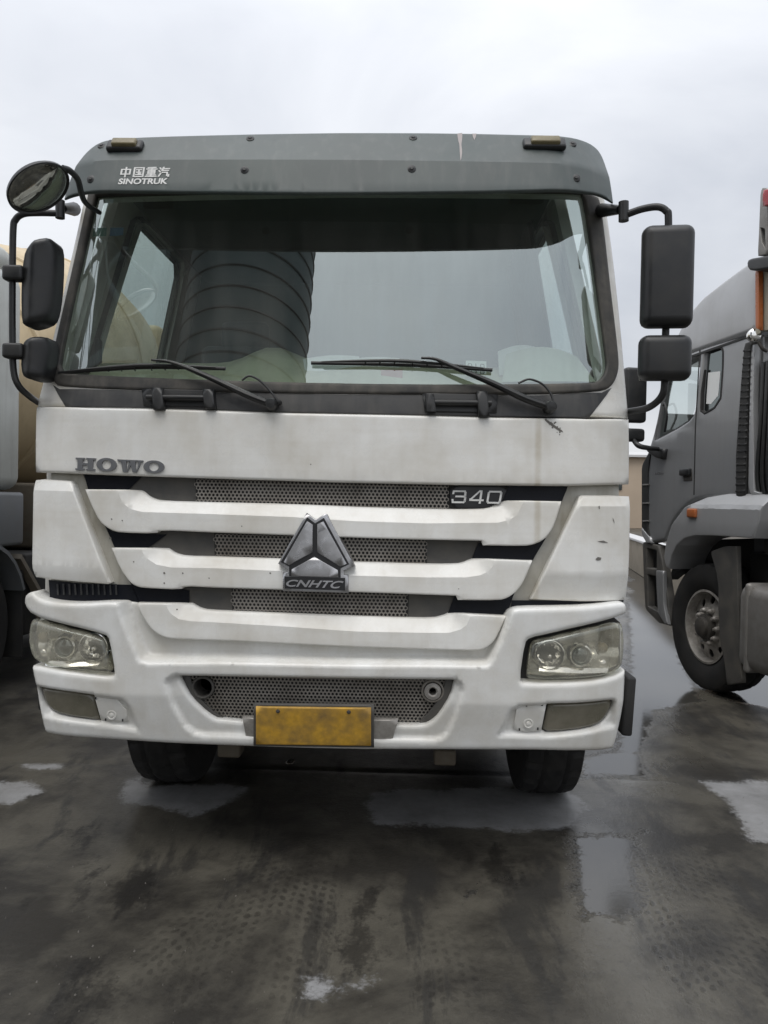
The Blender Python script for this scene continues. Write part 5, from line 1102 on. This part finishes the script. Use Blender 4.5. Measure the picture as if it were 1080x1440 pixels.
# arch over the second axle with a sloping stay
V, F = [], []
for i in range(11):
    th = R_(20 + 130 * i / 10)
    for x in (mx0 - 0.45, mx0 + 0.01):
        for r_ in (0.58, 0.61): V.append((x, 2.40 + r_ * math.cos(th), 0.56 + r_ * math.sin(th)))
for i in range(10):
    a = i * 4; b_ = a + 4; F += [(a, a + 2, b_ + 2, b_), (a + 1, b_ + 1, b_ + 3, a + 3), (a, b_, b_ + 1, a + 1), (a + 2, a + 3, b_ + 3, b_ + 2)]
mobj('mudguard', V, F, mixer_low_m, mix)
tube('mudguard_stay', [at(-20, 783, 2.85), at(26, 785, 2.95), at(52, 832, 3.15), at(58, 870, 3.2)], 0.04, rust, mix, False, n=4)
mb('mud_flap', mx0 - 0.45, mx0 - 0.02, 2.98, 3.01, 0.22, 0.95, black_rough, 0.004)  # flap, box and guard here: black, added to darken the space under the truck
mb('added_tool_box', mx0 - 0.6, mx0 - 0.03, 3.05, 3.55, 0.38, 1.04, black_rough, 0.02)
mb('added_side_guard', mx0 - 0.12, mx0 - 0.06, 4.75, 5.7, 0.35, 1.04, black_rough, 0.02)
mb('gearbox', mx0 - 1.7, mx0 - 0.7, 1.0, 6.0, 0.45, 0.95, black_rough, 0.05)
mb('fuel_tank', mx0 - 0.62, mx0 + 0.0, 3.6, 4.7, 0.55, 1.1, alu, 0.1)
mb('water_tank', mx0 - 1.9, mx0 - 0.5, 3.0, 3.4, 1.2, 2.2, steel, 0.05)
# drum: axis rising to the rear
ax_ = Vector((0, math.cos(R_(13)), math.sin(R_(13)))).normalized(); e1_, e2_ = Vector((1, 0, 0)), ax_.cross(Vector((1, 0, 0)))
drum_c = np.array([mx0 - 1.22, 3.25, 2.42])
lathe('drum', drum_c, [(0.0, -0.02), (0.45, 0.0), (0.80, 0.12), (1.02, 0.55), (1.22, 1.15), (1.27, 1.6), (1.27, 2.3), (1.22, 2.9), (1.02, 3.7), (0.82, 4.3), (0.62, 4.75), (0.58, 4.8)], tan, mix, axis=(np.array(ax_), np.array(e1_), np.array(e2_)), n=56)
for d, r_ in ((0.55, 1.02), (1.15, 1.22), (2.3, 1.27)): lathe('drum_band', drum_c, [(r_ + 0.002, d - 0.03), (r_ + 0.014, d - 0.02), (r_ + 0.014, d + 0.02), (r_ + 0.002, d + 0.03)], tan, mix, axis=(np.array(ax_), np.array(e1_), np.array(e2_)), n=56)
mb('drum_cradle', mx0 - 1.9, mx0 - 0.06, 3.45, 7.6, 1.06, 1.62, rust, 0.03)
mb('drum_stand', mx0 - 1.9, mx0 - 0.55, 3.0, 3.25, 1.05, 2.3, rust, 0.03)
mb('rear_stand', mx0 - 1.9, mx0 - 0.55, 7.2, 7.5, 1.05, 2.6, rust, 0.03)
mb('hopper', mx0 - 1.9, mx0 - 0.55, 7.9, 8.7, 3.2, 4.0, tan, 0.1)
dl = at(38, 462, 4.0); rbox('ladder_bar', (mx0 + 0.02, 3.9, dl[2]), (0.04, 0.5, 0.05), rust, mix, 0.006, Matrix.Rotation(R_(40), 3, 'X'))

# ------------------------------------------------------------------ far side of the yard
bw = empty('beige_shed', (14, 52, 0)); tag(bw, 'long low beige shed far across the yard', 'building')
hz = at(893, 640, 50)[2]
rbox('wall', (14, 54, hz / 2), (60, 8, hz), wall_m, bw, 0.02); 
V = [(-16.5, 49.6, hz), (44.5, 49.6, hz), (44.5, 58.4, hz), (-16.5, 58.4, hz), (-16.5, 54, hz + 0.5), (44.5, 54, hz + 0.5), (-16.5, 49.6, hz - .15), (44.5, 49.6, hz - .15), (44.5, 58.4, hz - .15), (-16.5, 58.4, hz - .15)]
mobj('roof', V, [(0, 1, 5, 4), (2, 3, 4, 5), (0, 4, 3), (1, 2, 5), (0, 6, 7, 1), (2, 8, 9, 3), (1, 7, 8, 2), (3, 9, 6, 0), (6, 9, 8, 7)], roof_m, bw, 0)
for k in range(9): rbox('window', (-11 + k * 6.3, 49.97, hz * 0.62), (1.6, 0.1, 1.0), tglass_m, bw, 0.02)
cb = empty('concrete_barrier', (4.5, 17, 0)); tag(cb, 'low stained concrete barrier with a pale coping behind the tractor truck', 'barrier')
gA, gB = ground_at(880, 792), ground_at(935, 826); dr_ = (gB - gA)[:2]; dr_ /= np.linalg.norm(dr_); ang = math.atan2(dr_[1], dr_[0]); midb = gA[:2] + dr_ * 1.0
Mz = Matrix.Rotation(ang, 3, 'Z')
rbox('barrier_wall', (midb[0], midb[1], 0.36), (16, 0.25, 0.72), concrete, cb, 0.02, Mz)
rbox('coping', (midb[0], midb[1], 0.75), (16.1, 0.34, 0.06), roof_m, cb, 0.015, Mz)

# ------------------------------------------------------------------ batching plant behind the photographer (seen in the windshield)
def silo(cx, cy, r0, h, label):
    s_ = empty('steel_silo', (cx, cy, 0)); tag(s_, label, 'silo', None)
    lathe('silo_wall', (cx, cy, 0), [(0.4, 2.0), (r0, 5.0), (r0, h), (r0 * 0.6, h + 0.8), (0.0, h + 1.1)], silo_m, s_, axis='z', n=56)
    pts_ = []
    for i in range(0, 1400):
        a = i * 2 * math.pi / 70; z = 5.0 + i * (h - 5) / 1400; pts_.append((cx + (r0 + 0.01) * math.cos(a), cy + (r0 + 0.01) * math.sin(a), z))
    V, F = tube_geo(pts_, 0.03, 4); mobj('spiral_seam', V, F, silo_seam_m, s_)
    for k in range(4):
        a = math.pi / 4 + k * math.pi / 2; tube('leg', [(cx + r0 * .95 * math.cos(a), cy + r0 * .95 * math.sin(a), 0), (cx + r0 * .95 * math.cos(a), cy + r0 * .95 * math.sin(a), 5.2)], 0.16, frame_m, s_, False)
    return s_
silo(-4.3, -13.5, 1.95, 17.0, 'dark green spiral-seamed steel silo nearest the white truck, reflected in its windshield')
bt = empty('batching_tower', (-9.3, -13.0, 0)); tag(bt, 'dark steel batching tower with crossed braces, reflected in the windshield', 'tower')
tx0, tx1, ty0, ty1, th_ = -12.6, -6.1, -15.5, -10.8, 18.0
for x in (tx0, (tx0 + tx1) / 2, tx1):
    for y in (ty0, ty1): rbox('post', (x, y, th_ / 2), (0.3, 0.3, th_), silo_m, bt, 0.02)
rbox('cladding', ((tx0 + tx1) / 2, ty0 + 0.2, th_ / 2 + 1.5), (tx1 - tx0 - 0.3, 0.1, th_ - 3), frame_m, bt, 0.02)
rbox('tower_roof', ((tx0 + tx1) / 2, (ty0 + ty1) / 2, th_ + 0.15), (tx1 - tx0 + 0.6, ty1 - ty0 + 0.6, 0.3), frame_m, bt, 0.02)
for z in (4.5, 9.0, 13.5):
    for xa, xb in ((tx0, (tx0 + tx1) / 2), ((tx0 + tx1) / 2, tx1)):
        tube('brace', [(xa, ty1, z - 4), (xb, ty1, z + 0.3)], 0.09, silo_m, bt, False); tube('brace', [(xb, ty1 + .02, z - 4), (xa, ty1 + .02, z + 0.3)], 0.09, silo_m, bt, False)
    rbox('floor_beam', ((tx0 + tx1) / 2, ty1, z + 0.4), (tx1 - tx0, 0.25, 0.35), silo_m, bt, 0.02)

# ------------------------------------------------------------------ grit scattered on the concrete
V, F = [], []
for _ in range(260):
    px, py = random.uniform(-40, 1120), random.uniform(1080, 1450); g_ = ground_at(px, py); e = random.choice((0.0015, 0.002, 0.003, 0.003, 0.0045)); k = len(V); a0 = random.uniform(0, 6)
    for a in range(4): V.append((g_[0] + e * math.cos(a0 + a * 1.57) * random.uniform(.7, 1.3), g_[1] + e * math.sin(a0 + a * 1.57) * random.uniform(.7, 1.3), -0.004))
    V.append((g_[0] + e * .2, g_[1], e * 0.45 + 0.001)); V.append((g_[0], g_[1], -0.006))
    for a in range(4): F += [(k + a, k + (a + 1) % 4, k + 4), (k + (a + 1) % 4, k + a, k + 5)]
grit_m = mk('pale_grit', (0.14, 0.13, 0.115), 0.8, var=0.3, dirt_scale=30)
gr = mobj('grit', V, F, grit_m, None, smooth=0); tag(gr, 'fine pale grit scattered over the wet concrete', 'grit', kind='stuff')
